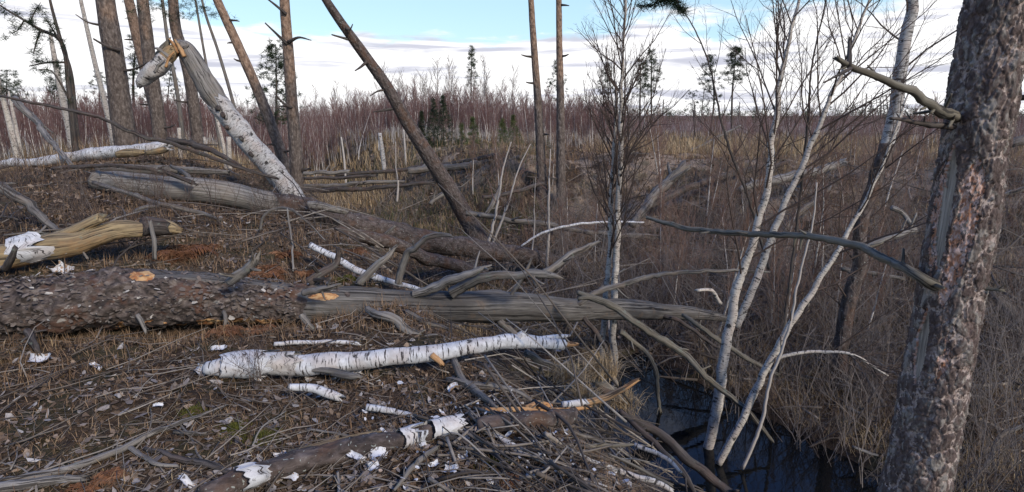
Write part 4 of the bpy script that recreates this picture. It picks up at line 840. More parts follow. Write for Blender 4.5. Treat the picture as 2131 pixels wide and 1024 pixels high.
     ('grey_wood', 'grey log across the grass behind the leaning dead pine, centre', [(850, 356, 14, 18), (930, 346, 15, 18), (1010, 338, 15, 18), (1086, 328, 12, 18)], []),
     ('dark_wood', 'dark log lying just above it with a raised root end', [(700, 364, 7, 19), (840, 352, 8, 19), (960, 336, 9, 19.5), (1040, 322, 10, 20)], []),
     ('pale_wood', 'peeled pale log low across the centre left, topmost of four', [(628, 361, 8, 17), (680, 360, 8, 17), (728, 357, 8, 17)], []),
     ('dark_wood', 'brown log low across the centre left, second of four', [(632, 371, 6, 16), (700, 369, 7, 16), (780, 366, 6, 16)], []),
     ('grey_wood', 'grey log low across the centre left, third of four', [(625, 388, 8, 14), (700, 385, 9, 14), (760, 381, 8, 14), (840, 378, 6, 14.5)], []),
     ('dark_wood', 'dark log low across the centre left, lowest of four', [(630, 397, 10, 13.5), (700, 394, 11, 13.5), (760, 392, 9, 13.5), (900, 380, 7, 13.5)], []),
     ('grey_wood', 'grey branch lying up the bank under the leaning dead pine', [(895, 425, 9, 13.5), (925, 402, 10, 13.8), (950, 384, 8, 14)], []),
     ('grey_wood', 'grey pole standing slanted on the far bank under the two slim pines', [(1010, 445, 8, 12), (1028, 415, 10, 12.2), (1040, 390, 8, 12.4)], []),
     ('dark_wood', 'dark pole lying over the sandy bank below the two slim pines', [(1005, 410, 7, 13), (1060, 400, 9, 13.3), (1130, 382, 9, 14)], []),
     ('grey_wood', 'grey fallen stem slanting up in the straw field at the right', [(1430, 318, 5, 22), (1470, 298, 6, 24), (1540, 262, 4, 26)], []),
     ('dark_wood', 'thin dead branch pile stem over the bark heap right of the birch log', [(350, 290, 12, 8.6), (400, 300, 14, 8.5), (450, 318, 11, 8.3), (500, 345, 8, 8.2)], []),
     ('grey_wood', 'pale peeled stick poking up from the bark heap near the snag', [(356, 345, 7, 7.6), (385, 360, 9, 7.4), (402, 378, 8, 7.2)], []),
     ('grey_wood', 'thin curved branch low behind the twin birch foot', [(1215, 640, 4, 5.9), (1260, 590, 5, 6), (1300, 560, 4, 6.1)], []),
     ('olive_branch', 'slanting branch right of the twin birch foot running into the water', [(1290, 690, 12, 5.5), (1330, 720, 10, 5.5), (1360, 760, 9, 5.4), (1375, 860, 7, 5.4)], []),
     ('birch_bark_young', 'short birch stub poking out left of the forked birch', [(1500, 632, 8, 4.9), (1480, 605, 7, 4.85), (1450, 604, 6, 4.8)], []),
     ('olive_branch', 'dead pole crossing behind the forked birch low over the water', [(1420, 655, 8, 5.6), (1470, 690, 10, 5.4), (1560, 750, 10, 5.3), (1620, 780, 7, 5.2)], [])]
for i, (m, lab, pts, forks) in enumerate(L):
    isb = 'birch_bark' in m; kw = dict(step=.025 if pts[0][3] < 6 else .06, sides=12 if pts[0][3] < 6 else 8, rough=.26, jag=1.0, kink=1.3, spurs=random.randint(1, 4) if max(p[2] for p in pts) >= 8 and not isb else 0)
    if isb: kw['rough'] = .15; kw['kink'] = .8
    stick('birch_stick' if isb else ('fallen_branch' if max(p[2]*p[3] for p in pts) < 90 else 'dead_log'), lab, 'stick' if max(p[2]*p[3] for p in pts) < 90 else 'log', m, pts, None, forks, **kw)
# ---------------------------------------------------------------- scatter helpers
def polar(n, r0, r1, a0=-46, a1=46, seed=None):
    r = np.exp(rng.uniform(np.log(r0), np.log(r1), n)); a = np.radians(rng.uniform(a0, a1, n)); return r*np.sin(a), r*np.cos(a)
def dry(x, y, m=.02): z = H(x, y); k = z > WATER+m; return x[k], y[k], z[k]
def hmask(x, y, f, seed): return fbm(np.stack([x*f, y*f, x*0], -1), 3, seed)
def blades(mb, x, y, z, h, wd, lean=.6, a=None, bend=.8):
    n = len(x); az_ = rng.uniform(0, 2*pi, n); d = np.stack([np.cos(az_), np.sin(az_), az_*0], -1); sd = np.stack([-d[:, 1], d[:, 0], az_*0], -1)
    ln = np.abs(rng.normal(0, lean, n)); p0 = np.stack([x, y, z-.01], -1); up = norm(np.stack([d[:, 0]*ln, d[:, 1]*ln, np.ones(n)], -1))
    hh = h[:, None]; p1 = p0+up*hh*.5; bd = norm(up+d*bend*rng.random((n, 1))-np.array([0, 0, .6])*rng.random((n, 1))*bend); p2 = p1+bd*hh*.5
    w_ = (wd*np.ones(n))[:, None]
    v = np.stack([p0-sd*w_, p0+sd*w_, p1-sd*w_*.8, p1+sd*w_*.8, p2], 1).reshape(-1, 3); b = (np.arange(n)*5)[:, None]
    mb.add(v, b+[0, 1, 3, 2], b+[2, 3, 4], a=np.repeat(rng.random(n) if a is None else a, 5))
def flakes(mb, x, y, z, L, asp, lift, tilt, a):
    n = len(x); N = norm(np.stack([rng.normal(0, tilt, n), rng.normal(0, tilt, n), np.ones(n)], -1)); t = norm(np.cross(N, rng.normal(0, 1, (n, 3)))); b_ = np.cross(N, t)
    c = np.stack([x, y, z+lift], -1); L = L[:, None]; W_ = L*asp[:, None]; cv = N*L*rng.uniform(-.1, .35, (n, 1))
    k = lambda: rng.uniform(.6, 1.2, (n, 1))
    v = np.stack([c-t*L*k()-b_*W_*.3*k()+cv, c-t*L*.3-b_*W_*k(), c+t*L*.6*k()-b_*W_*.8*k(), c+t*L*k()+cv, c+t*L*.3+b_*W_*k(), c-t*L*.6*k()+b_*W_*.7], 1).reshape(-1, 3)
    o = (np.arange(n)*6)[:, None]; mb.add(v, np.concatenate([o+[0, 1, 4, 5], o+[1, 2, 3, 4]]), a=np.repeat(a, 6))

# ---------------------------------------------------------------- forest floor litter, all far too many to count
x, y = polar(48000, 1.2, 13); x, y, z = dry(x, y); r = np.hypot(x, y)
mb = MB(); n = len(x); flakes(mb, x, y, z, rng.uniform(.006, .02, n)*(1+.10*r), rng.uniform(.25, .8, n), rng.uniform(.002, .014, n), .45, np.clip(rng.beta(1.6, 2.2, n)+(hmask(x, y, 1.5, 31)-.5)*.6, 0, 1))
tag(mb.build('dead_leaves', M['litter'], smooth=False), 'brown and grey dead leaves and bits of bark covering the forest floor', 'leaf litter', kind='stuff')
x, y = polar(5200, 1.2, 9, -46, 12); x, y, z = dry(x, y); k = hmask(x, y, 1.1, 33) > .44; x, y, z = x[k], y[k], z[k]; r = np.hypot(x, y)
mb = MB(); n = len(x); flakes(mb, x, y, z, rng.uniform(.010, .034, n)*(1+.05*r), rng.uniform(.2, .6, n), rng.uniform(.006, .02, n), .3, rng.beta(1.8, 1.4, n))
tag(mb.build('bark_chips', M['chips'], smooth=False), 'pale grey bark chips strewn over the forest floor in front', 'bark chips', kind='stuff')
def stick_scatter(n, r0, r1, a0, a1, l0, l1, rad0, rad1, lift, pitch=.12):
    x, y = polar(n, r0, r1, a0, a1); x, y, z = dry(x, y); n = len(x); az_ = rng.uniform(0, pi, n); L = rng.uniform(l0, l1, n)
    t = np.linspace(-.5, .5, 5); d = np.stack([np.cos(az_), np.sin(az_)], -1); P = np.zeros((n, 5, 3))
    bow = rng.normal(0, .07, (n, 1))*L[:, None]*(1-4*t**2); P[..., 0] = x[:, None]+d[:, :1]*L[:, None]*t-d[:, 1:]*bow; P[..., 1] = y[:, None]+d[:, 1:]*L[:, None]*t+d[:, :1]*bow
    P[..., :2] += rng.normal(0, .012, (n, 5, 2))*L[:, None, None]
    hz = H(P[..., 0], P[..., 1]); R = rng.uniform(rad0, rad1, n)[:, None]*np.linspace(1, .45, 5)[None]
    P[..., 2] = np.maximum(hz.max(1, keepdims=True)*.5+hz*.5, hz)+R+rng.uniform(0, lift, (n, 1))+rng.normal(0, pitch, (n, 1))*L[:, None]*(t+.5); return P, R
mb = MB()
for args in ((7000, 1.2, 9, -46, 46, .05, .30, .001, .003, .015), (1300, 1.2, 9, -46, 30, .2, .6, .002, .006, .03), (300, 5, 18, -46, 46, .4, 1.3, .005, .014, .10)):
    P, R = stick_scatter(*args); mb.tubes(P, R, 4, rng.beta(1.5, 1.8, len(P)), cap=True)
tag(mb.build('twig_litter', M['litter_twig']), 'small grey and brown twigs littering the ground everywhere', 'twigs', kind='stuff')
mb = MB()
for args in ((1100, 6.4, 15, 2, 46, .3, 1.5, .002, .007, .25, .45), (220, 6.5, 16, 0, 46, .8, 2.4, .008, .02, .15, .2), (260, 7, 20, -24, 6, .5, 1.6, .004, .012, .15, .2), (60, 3.2, 5, 0, 15, .5, 1.4, .003, .008, .25, .4)):
    P, R = stick_scatter(*args); mb.tubes(P, R, 5, rng.beta(1.6, 1.3, len(P)), cap=True)
tag(mb.build('dead_twigs', M['litter_twig']), 'grey dead sticks and twigs tangled over the ditch banks', 'brushwood', kind='stuff')
# brushwood pile on the near bank by the pool: parallel slanting sticks
mb = MB(); Ps = []; Rs = []
for k in range(230):
    px, py = rng.uniform(950, 1430), rng.uniform(760, 1040)
    if (px < 1050 and py < 860) or px > 1270+.9*(py-860): continue
    d = max(1.9, G(px, py)); d = min(d, 3.9); dx = rng.uniform(60, 230); sl_ = rng.normal(.55, .5); q = [(px-dx*.5, py-dx*sl_*.5), (px, py+rng.normal(0, 4)), (px+dx*.5, py+dx*sl_*.5)]
    pts = []
    for a_, b_ in q:
        dd = min(G(a_, b_), d+.35); p = at(a_, b_, dd-.02-rng.uniform(0, .12))+rng.normal(0, .022, 3); pts.append(p)
    pts = spline(np.array(pts), 3); Ps.append(pts); Rs.append(np.linspace(1, .4, len(pts))*rng.uniform(.002, .009)*(1 if rng.random() < .8 else 1.5))
mb.tubes(np.array(Ps), np.array(Rs), 6, rng.beta(1.3, 1.6, len(Ps)), cap=True)
tag(mb.build('brushwood', M['litter_twig']), 'tangle of thin sticks sliding down the near bank to the pool', 'brushwood', kind='stuff')

# shreds of white bark left on and between the brushwood
mb = MB(); X_ = []
for k in range(430):
    px, py = rng.uniform(760, 1430), rng.uniform(800, 1024)
    if px > 1270+.9*(py-860) or (fbm(np.array([px*.012, py*.02, 0.]), 2, 8) < .5 and k > 120): continue
    d = G(px, py); p = at(px, py, d); X_.append((p[0], p[1], p[2]+rng.uniform(.01, .06)))
X_ = np.array(X_); n = len(X_); flakes(mb, X_[:, 0], X_[:, 1], X_[:, 2], rng.uniform(.008, .026, n), rng.uniform(.25, .8, n), 0, .7, np.where(rng.random(n) > .8, .8, .1))
tag(mb.build('bark_shreds', M['birch_scrap'], smooth=False), 'small white birch bark shreds scattered through the brushwood heap', 'bark shreds', kind='stuff')
# ---------------------------------------------------------------- grass
def grassfield(name, label, m, n, r0, r1, a0, a1, h0, h1, wd, thr, freq, seed, lean=.6, cond=None, bend=.8, tuft=1):
    x, y = polar(n, r0, r1, a0, a1)
    if tuft > 1: x = np.repeat(x, tuft)+rng.normal(0, .05, n*tuft)*(1+np.repeat(np.hypot(x, y), tuft)*.06); y = np.repeat(y, tuft)+rng.normal(0, .05, n*tuft)
    x, y, z = dry(x, y); k = hmask(x, y, freq, seed) > thr
    if cond is not None: k &= cond(x, y, *st(x, y))
    x, y, z = x[k], y[k], z[k]; r = np.hypot(x, y); mb = MB()
    blades(mb, x, y, z, rng.uniform(h0, h1, len(x)), wd*(1+.22*r), lean, bend=bend)
    tag(mb.build(name, M[m]), label, 'grass', kind='stuff')
grassfield('short_brown_grass', 'short dead brown grass on the ground in front', 'brown_grass', 30000, 1.3, 7, -46, 25, .03, .12, .0009, .42, 1.4, 101, 1.3, bend=1.5)
grassfield('brown_slope_grass', 'rusty brown grass over the left bank', 'brown_grass', 22000, 4, 13, -46, 5, .04, .17, .0010, .40, .8, 102, .8)
grassfield('dry_tussocks', 'pale straw tussocks on both banks of the ditch', 'dry_grass', 9000, 4.5, 22, -40, 46, .12, .36, .0009, .52, .5, 103, .7, lambda x, y, s, t: (s > -1.4) & (s < 12), 1.2, tuft=6)
grassfield('straw_field', 'straw coloured field grass beyond the far bank', 'dry_grass', 70000, 13, 50, -44, 46, .22, .6, .0014, .42, .12, 104, .45)
grassfield('straw_field', 'brown dead grass between the straw patches beyond the ditch', 'brown_grass', 13000, 11, 60, -46, 46, .2, .6, .0012, .38, .15, 105, .5)
grassfield('green_grass', 'olive green grass tufts at the foot of the red thicket', 'green_grass', 5000, 12, 26, -20, 4, .2, .5, .0012, .56, .35, 106, .4)
grassfield('far_bank_weeds', 'brown dead weeds standing on the far bank', 'brown_grass', 24000, 6, 20, -12, 46, .06, .3, .0009, .40, .6, 107, .5, lambda x, y, s, t: s > .3)
grassfield('flattened_straw', 'short flattened straw mixed in the litter in front', 'dry_grass', 15000, 1.3, 8, -46, 30, .03, .11, .0010, .5, 1.1, 111, 2.6, bend=1.5)
# the clump of straw hanging over the pool
def tussock(px, py, d, n, h, lab):
    b = at(px, py, d); mb = MB(); x = rng.normal(0, .05, n); y = rng.normal(0, .05, n); blades(mb, x, y, x*0, rng.uniform(h*.5, h, n), .0022, .9, bend=2.2)
    o = mb.build('grass_tussock', M['dry_grass']); o.location = (b[0], b[1], max(float(H(b[0], b[1])), b[2]-.03)); tag(o, lab, 'grass tussock')
tussock(1255, 770, 3.95, 380, .30, 'pale straw tussock drooping beside the foot of the twin birch')
tussock(1215, 830, 3.6, 300, .24, 'pale straw tussock on the near bank below the bent grey branch')
tussock(1180, 780, 3.7, 260, .22, 'thin straw tussock under the broken end of the clean birch log')
tussock(1300, 835, 3.9, 160, .22, 'small straw tussock at the tip of the orange split branch')

x, y = polar(26000, 7, 30, -40, 46); x, y, z = dry(x, y); r = np.hypot(x, y); mb = MB(); n = len(x)
flakes(mb, x, y, z, rng.uniform(.012, .03, n)*(1+.07*r), rng.uniform(.2, .7, n), rng.uniform(.005, .03, n), .6, np.clip(rng.beta(1.5, 1.6, n), 0, 1))
tag(mb.build('bank_litter', M['litter'], smooth=False), 'dead leaves, bark and clods over the far bank and beyond', 'leaf litter', kind='stuff')
# ---------------------------------------------------------------- bare brush
def bush_variants(k, seed, stems, h, r, nch, fr=.5, spread=.6, wob=.16, up=.06):
    out = []
    for v in range(k):
        random.seed(seed+v); tw = Tw()
        for s_ in range(stems):
            az_ = random.uniform(0, 2*pi); ln = random.uniform(.05, .7)
            grow(tw, np.array([random.gauss(0, .07), random.gauss(0, .07), 0]), np.array([cos(az_)*ln, sin(az_)*ln, 1]), h*random.uniform(.6, 1.15), r, 0, len(nch), nch, spread, up, wob, .25, fr, n=5, rmin=.0009)
        mb = MB(); tw.into(mb, 3); out.append(mb)
    return out
def replicate(mb, var, x, y, z, s, a_off=0.):
    for vi, b_ in enumerate(var):
        v, q, a = np.concatenate(b_.v), np.concatenate(b_.q), np.concatenate(b_.a)
        idx = np.arange(len(x))[vi::len(var)]
        if not len(idx): continue
        th = rng.uniform(0, 2*pi, len(idx)); c, sn = np.cos(th), np.sin(th); sx = s[idx][:, None]
        V = np.empty((len(idx), len(v), 3)); V[..., 0] = (c[:, None]*v[:, 0]-sn[:, None]*v[:, 1])*sx+x[idx][:, None]; V[..., 1] = (sn[:, None]*v[:, 0]+c[:, None]*v[:, 1])*sx+y[idx][:, None]; V[..., 2] = v[:, 2]*sx+z[idx][:, None]
        Q = q[None]+(np.arange(len(idx))*len(v))[:, None, None]
        mb.add(V.reshape(-1, 3), Q.reshape(-1, 4), a=np.clip(np.tile(a, len(idx))+np.repeat(rng.normal(a_off, .15, len(idx)), len(v)), 0, 1))
def brush(name, label, m, var, n, r0, r1, a0, a1, smin, smax, cond, thr=.0, freq=.5, seed=1):
    x, y = polar(n, r0, r1, a0, a1); x, y, z = dry(x, y, -.3); z = np.maximum(z, WATER-.05); k = (hmask(x, y, freq, seed) > thr) & cond(x, y, *st(x, y)); x, y, z = x[k], y[k], z[k]
    tag(gn_scatter(name, [v.build('brush_kind', M[m], data_only=True) for v in var], x, y, z-.02, rng.uniform(smin, smax, len(x))), label, 'brush', kind='stuff')
VB = bush_variants(4, 11, 5, 1.0, .005, (6, 4), .45)
brush('bare_brush', 'dense dark bare twigs crowding the far side of the ditch', 'dark_twig', VB, 150, 5.2, 12, 4, 44, .5, 1.15, lambda x, y, s, t: (s > .1))
brush('bare_brush', 'pale grey bare twigs mixed through the far bank brush', 'grey_twig', VB, 210, 5.0, 15, 4, 46, .5, 1.2, lambda x, y, s, t: (s > .1))
brush('bare_brush', 'reddish bare bushes on the slope above the far bank', 'red_twig', VB, 210, 9, 24, -4, 46, .5, 1.15, lambda x, y, s, t: s > 2.0)
brush('bare_brush', 'grey bare brush in the silted ditch beyond the fallen logs', 'grey_twig', VB, 170, 8.5, 26, -26, 12, .5, 1.2, lambda x, y, s, t: (s > -2.2) & (s < 5))
brush('bare_brush', 'dark low brush among the logs at the upper left', 'dark_twig', VB, 80, 5.8, 16, -46, -14, .35, .9, lambda x, y, s, t: s < -2.5)
brush('bare_brush', 'thin twigs over the near edge of the pool', 'grey_twig', VB, 46, 3.9, 8, 2, 28, .4, .9, lambda x, y, s, t: (s > -2.2) & (s < -1.0))
VS = bush_variants(2, 77, 4, .5, .0025, (5, 3), .45)
def small_bush(px, py, d, s, lab, m='dark_twig', v=0):
    b = at(px, py, d); mb = MB(); replicate(mb, [VS[v]], np.zeros(1), np.zeros(1), np.zeros(1), np.array([s])); o = mb.build('leafless_shrub', M[m]); o.location = (b[0], b[1], float(H(b[0], b[1]))); tag(o, lab, 'shrub')
small_bush(560, 800, 3.1, 1.0, 'small dark leafless shrub in front of the white birch log butt')
small_bush(510, 800, 3.05, .8, 'little twiggy shrub over the ragged left end of the white birch log', v=1)
small_bush(620, 815, 3.0, .7, 'little twiggy shrub right in front of the white birch log, near its middle', 'grey_twig')
small_bush(180, 440, 5.8, 1.1, 'olive leafless shrub among the heather at the upper left', 'grey_twig', 1)
small_bush(820, 890, 2.75, .6, 'tiny dark shrub behind the rotten log cuff', v=1)

VF = bush_variants(4, 211, 4, 1.5, .0045, (7, 5), .42, .7, .14, .05)
brush('bare_brush', 'tall fine bare twigs tangled over the ditch and far bank', 'grey_twig', VF, 90, 6.2, 12, 3, 46, .55, 1.15, lambda x, y, s, t: s > 1.0)
brush('bare_brush', 'reddish fine twigs tangled among the logs of the far bank', 'red_twig', VF, 70, 7.5, 20, -2, 46, .6, 1.2, lambda x, y, s, t: s > 1.5)
# ---------------------------------------------------------------- the red thicket of young birches
def sapling_mesh(seed, h, detail=True):
    random.seed(seed); tw = Tw(); st_ = MB(); lean = np.array([random.gauss(0, .06), random.gauss(0, .06), 1.])
    n = 7; pts = [np.zeros(3)]; d = lean.copy()
    for i in range(n-1): d = norm(d+rv()*.05); pts.append(pts[-1]+d*h/(n-1))
    pts = np.array(pts); R = np.linspace(.034, .005, n)*random.uniform(.6, 1.25)
    st_.tubes(pts[None], R[None], 4, np.array([random.uniform(.2, .9)]), 0)
    for k in range(46 if detail else 34):
        f = random.uniform(.12, .97)**.75; x = f*(n-1); i = min(int(x), n-2); q = pts[i]+(pts[i+1]-pts[i])*(x-i); az_ = random.uniform(0, 2*pi)
        grow(tw, q, np.array([cos(az_)*.5, sin(az_)*.5, .9]), h*random.uniform(.16, .30)*(1.1-.6*f), .008, 0, 1, (5 if detail else 3,), .5, .08, .1, .3, .5, n=4 if detail else 3, rmin=.0042)
    tw.into(st_, 3, mi=1); return st_
sap = [sapling_mesh(300+i, 3.3, True).build('birch_sapling', [M['pale_stem'], M['thicket_twig']], data_only=True) for i in range(7)]
x, y = polar(430, 21, 34, -43, 9); s_, t_ = st(x, y); k = ~((np.abs(s_) < 3.2) & (t_ < 22)) & ~((x > -7) & (y < 24)); x, y = x[k][:260], y[k][:260]; z = H(x, y)
for i in range(len(x)):
    o = bpy.data.objects.new('birch_sapling', sap[i % 7]); C.objects.link(o); o.location = (x[i], y[i], z[i]-.03); o.rotation_euler = (0, 0, random.uniform(0, 6.28)); g = random.uniform(.5, .74); o.scale = (g, g, g*random.uniform(.85, 1.1))
    tag(o, 'young birch with pale stem and reddish twigs in the dense thicket beyond the ditch', 'birch sapling', 'young birches of the red thicket')
x, y = polar(260, 7.2, 18, -6, 40); s_, t_ = st(x, y); k = (s_ > 1.4) & (s_ < 11); x, y = x[k][:46], y[k][:46]; z = H(x, y)
thin = [sapling_mesh(330+i, 2.4, True).build('birch_sapling', [M['pale_stem'], M['red_twig']], data_only=True) for i in range(4)]
for i in range(len(x)):
    o = bpy.data.objects.new('birch_sapling', thin[i % 4]); C.objects.link(o); g = random.uniform(.35, .62); o.location = (x[i], y[i], z[i]-.03); o.rotation_euler = (random.gauss(0, .12), random.gauss(0, .12), random.uniform(0, 6.28)); o.scale = (g*.8, g*.8, g*random.uniform(1, 1.5))
    tag(o, 'thin bare sapling with a pale stem growing on the far ditch bank', 'birch sapling', 'thin saplings on the far bank')
mm = [sapling_mesh(400+i, 3.6, False) for i in range(5)]
def mass(name, label, n, r0, r1, a0, a1, smin, smax, mats, cond=None):
    x, y = polar(n, r0, r1, a0, a1)
    if cond is not None: k = cond(x, y); x, y = x[k], y[k]
    z = H(x, y)*(np.hypot(x, y) < 60)
    tag(gn_scatter(name, [b.build('thicket_kind', [M[k_] for k_ in mats], data_only=True) for b in mm], x, y, z, rng.uniform(smin, smax, len(x))), label, 'thicket', kind='stuff')
mass('birch_thicket', 'far side of the reddish young birch thicket below the horizon', 2300, 27, 66, -45, 10, .42, .72, ('pale_stem', 'thicket_twig'))
mass('tall_birch_wood', 'taller grey bare young wood behind the red thicket', 240, 60, 100, -46, 12, .7, 1.3, ('grey_twig', 'grey_twig'))
mass('tall_birch_wood', 'tall pale birches thinly topping the thicket in the centre', 50, 45, 70, -12, 0, 1.1, 1.6, ('pale_stem', 'grey_twig'))
mass('low_scrub', 'low purplish scrub stretching over the plain at the right', 1300, 34, 150, 7, 47, .34, .52, ('pale_stem', 'thicket_twig'))
mass('low_scrub', 'scattered reddish scrub in the straw field at the right', 90, 18, 40, 9, 46, .25, .5, ('grey_twig', 'thicket_twig'))

# ---------------------------------------------------------------- far trees
def far_pine(name, label, px, ybase, ytop, wpx, d, crown=.55, seed=0, dens=150, group=None, lean=0, m='far_crown'):
    random.seed(seed); b = at(px, ybase, d); b[2] = 0 if d > 60 else float(H(b[0], b[1])); tp = at(px+lean, ytop, d)-b; hgt = tp[2]; e = empty(name, tuple(b), label, 'pine', group)
    mb = MB(); limb(mb, [np.zeros(3), tp*.5+[random.gauss(0, .1), 0, 0], tp], np.array([.014, .010, .003])*hgt, hgt/14, 6, .1, a=.4); mb.build('trunk', M['dark_wood' if d < 45 else 'grey_wood'], e)
    R_ = wid(px, ytop, d, wpx*1.35); tw = Tw(); cs = []
    for k in range(dens):
        f = (1-crown)+crown*random.random()**.85; h = (f-(1-crown))/crown; az_ = random.uniform(0, 2*pi); r_ = R_*(1.15-.85*h)*random.uniform(.25, 1.05)*(.55+.45*min(1, h*5))
        q = tp*f; e1 = q+np.array([cos(az_)*r_, sin(az_)*r_, r_*random.uniform(-.05, .55)])
        if k % 3 == 0: tw.add([q, q*.5+e1*.5+np.array([0, 0, -.06*r_]), e1], [.0035*hgt*.5, .002*hgt*.5, .001*hgt*.5], .3)
        cs.append(e1)
    mb = MB(); tw.into(mb, 3); mb.build('limbs', M['dark_wood'], e)
    mb = MB(); needle_tufts(mb, np.array(cs), hgt*.04, 24, hgt*.0021); mb.build('crown', M[m], e)
for i, (px, yt, wpx, d, crown, dens, lab, ln) in enumerate([
        (566, 92, 92, 30, .62, 190, 'spreading dark pine left of the upright orange trunk', 8), (982, 98, 24, 60, .55, 70, 'narrow solitary pine above the thicket in the centre', 0),
        (1160, 128, 42, 40, .55, 90, 'thin-crowned pine behind the right one of the two slim trunks', 0), (1262, 132, 32, 40, .45, 110, 'pine just left of the twin birch crown', 0),
        (1332, 122, 36, 42, .5, 110, 'left one of two pines just right of the twin birch', 2), (1356, 106, 38, 44, .5, 120, 'right and taller one of two pines just right of the twin birch', 0),
        (1476, 116, 46, 42, .62, 130, 'pointed pine left of the forked birch crown', 0), (1446, 190, 34, 42, .4, 50, 'low lopsided pine left of the pointed pine', -6),
        (1522, 100, 50, 40, .4, 150, 'round-crowned pine seen through the forked birch twigs', 10), (112, 165, 34, 30, .6, 70, 'dark narrow pine at far left behind white birches', 0),
        (15, 145, 62, 24, .5, 110, 'dense pine crown cut off by the left edge', 0), (285, 60, 44, 34, .7, 90, 'narrow spruce-like pine between the thickest trunk and its right neighbour', 0), (356, 140, 40, 36, .6, 70, 'small pine below the bend of the birch snag', 0),
        (205, 150, 44, 40, .5, 90, 'small pine left of the thickest trunk over the thicket', 0), (545, 205, 26, 34, .4, 40, 'low pine top left of the spreading dark pine', 0)]):
    far_pine('pine_tree', lab, px, 300, yt, wpx, d, crown, 900+i, dens, lean=ln)
def far_bare(name, label, px, yt, d, seed, br=14, group=None, twm='grey_twig', lean=0):
    random.seed(seed); b = at(px, 300, d); b[2] = 0 if d > 60 else float(H(b[0], b[1])); tp = at(px+lean, yt, d)-b; h = tp[2]; e = empty(name, tuple(b), label, 'bare tree', group)
    mb = MB(); limb(mb, [np.zeros(3), tp*.5+[random.gauss(0, .12), 0, 0], tp], np.array([.012, .008, .002])*h, h/12, 5, .1, a=.5); mb.build('trunk', M['pale_stem'], e); tw = Tw()
    for k in range(br):
        f = .35+.62*(k+random.random())/br; az_ = random.uniform(0, 2*pi); grow(tw, tp*f, np.array([cos(az_)*.6, sin(az_)*.6, 1]), h*.25*random.uniform(.6, 1.1)*(1.2-f*.7), .0025*h, 0, 1, (7,), .5, .06, .1, .4, .5, n=5, rmin=.008)
    mb = MB(); tw.into(mb, 3); mb.build('crown', M[twm], e)
for i, (px, yt, d) in enumerate([(910, 125, 50), (935, 122, 56), (1008, 118, 52), (884, 158, 50), (862, 160, 55), (838, 165, 52), (1070, 140, 60), (700, 165, 60), (655, 180, 55), (722, 175, 60), (95, 190, 30), (1040, 190, 60), (1095, 190, 70), (775, 190, 66), (1340, 165, 60), (1220, 190, 60)]):
    far_bare('bare_birch', 'tall bare birch above the thicket, '+['left one of the two tallest in the centre', 'right one of the two tallest in the centre', 'just right of the solitary narrow pine', 'first left of the two tallest ones', 'second left of the two tallest ones', 'third left of the two tallest ones', 'thin pole-like one left of the slim pine trunks', 'between the upright orange pine and the leaning dead pine', 'first right of the upright orange pine trunk', 'nearest the leaning dead pine trunk, on its left', 'at far left behind the crooked dark trunk', 'small one right of the solitary pine', 'low one just left of the left slim pine trunk', 'low one just left of the leaning dead pine', 'behind the pair of pines right of the twin birch', 'low one left of the twin birch crown'][i], px, yt, d, 700+i, 22 if i < 4 else 14, 'bare birches rising above the thicket')
# dead stubs of trunks along the horizon at the right
random.seed(5)
for i in range(70):
    px = 1180+random.random()*950; d = random.uniform(70, 150); yt = 236-random.random()**1.6*(52 if px > 1380 else 30)
    b = at(px, 262, d); b[2] = 0; tp = at(px+random.gauss(0, 4), yt, d)-b; mb = MB(); h = tp[2]
    limb(mb, [np.zeros(3), tp*.5+[random.gauss(0, .08), 0, 0], tp], np.array([.13, .11, .07])*random.uniform(.5, 1.1), h/5, 5, .1, a=.4); o = mb.build('dead_tree', M['grey_wood']); o.location = b
    tag(o, 'distant dead trunk sticking up along the horizon at the right', 'dead tree', 'dead trunks on the right horizon')
mb = MB(); cs = []
x, y = polar(700, 130, 260, 6, 48); cs = np.stack([x, y, rng.random(700)**1.5*3.4], -1); needle_tufts(mb, cs, 1.6, 18, .06, -.4); tag(mb.build('far_forest', M['far_crown']), 'dark line of far conifers along the right horizon', 'forest', kind='stuff')
x, y = polar(900, 130, 300, -48, 12); mb = MB(); cs = np.stack([x, y, rng.random(900)*3.5], -1); needle_tufts(mb, cs, 1.8, 16, .05, -.4); tag(mb.build('far_forest', M['grey_twig']), 'grey line of far woods behind the thicket', 'forest', kind='stuff')

# ---------------------------------------------------------------- young spruces, ferns, moss, bark scraps
def spruce(px, py, d, h, lab, seed, m='spruce_needles'):
    b = at(px, py, d); b[2] = float(H(b[0], b[1])); e = empty('young_spruce', tuple(b), lab, 'young spruce'); mb = MB(); limb(mb, [np.zeros(3), np.array([0, 0, h])], np.array([.03, .006]), .2, 5, .1, a=.4); mb.build('trunk', M['dark_wood'], e)
    random.seed(seed); cs = []
    for k in range(int(90*h)):
        f = random.random()**1.3; a_ = random.uniform(0, 2*pi); r_ = h*.36*(1-f)*random.uniform(.2, 1.05); cs.append((cos(a_)*r_, sin(a_)*r_, h*f*.96+.06-r_*.15))
    mb = MB(); needle_tufts(mb, np.array(cs), .13, 20, .006, .1); mb.build('crown', M[m], e)
for i, (px, d, h, lab) in enumerate([(905, 23, 1.9, 'biggest dark green young spruce in front of the thicket'), (925, 24, 2.1, 'pointed young spruce right of the biggest one'), (880, 24, 1.3, 'small young spruce left of the biggest one'),
        (985, 22, 1.0, 'yellowish young spruce above the long grey log'), (962, 23, .9, 'small yellowish spruce left of the yellowish one'), (1045, 22, 1.1, 'young spruce near the end of the long grey log'), (1068, 24, 1.3, 'rightmost young spruce left of the slim pine trunks')]):
    spruce(px, 330, d, h, lab, 40+i, 'spruce_needles' if i > 2 else 'needles')
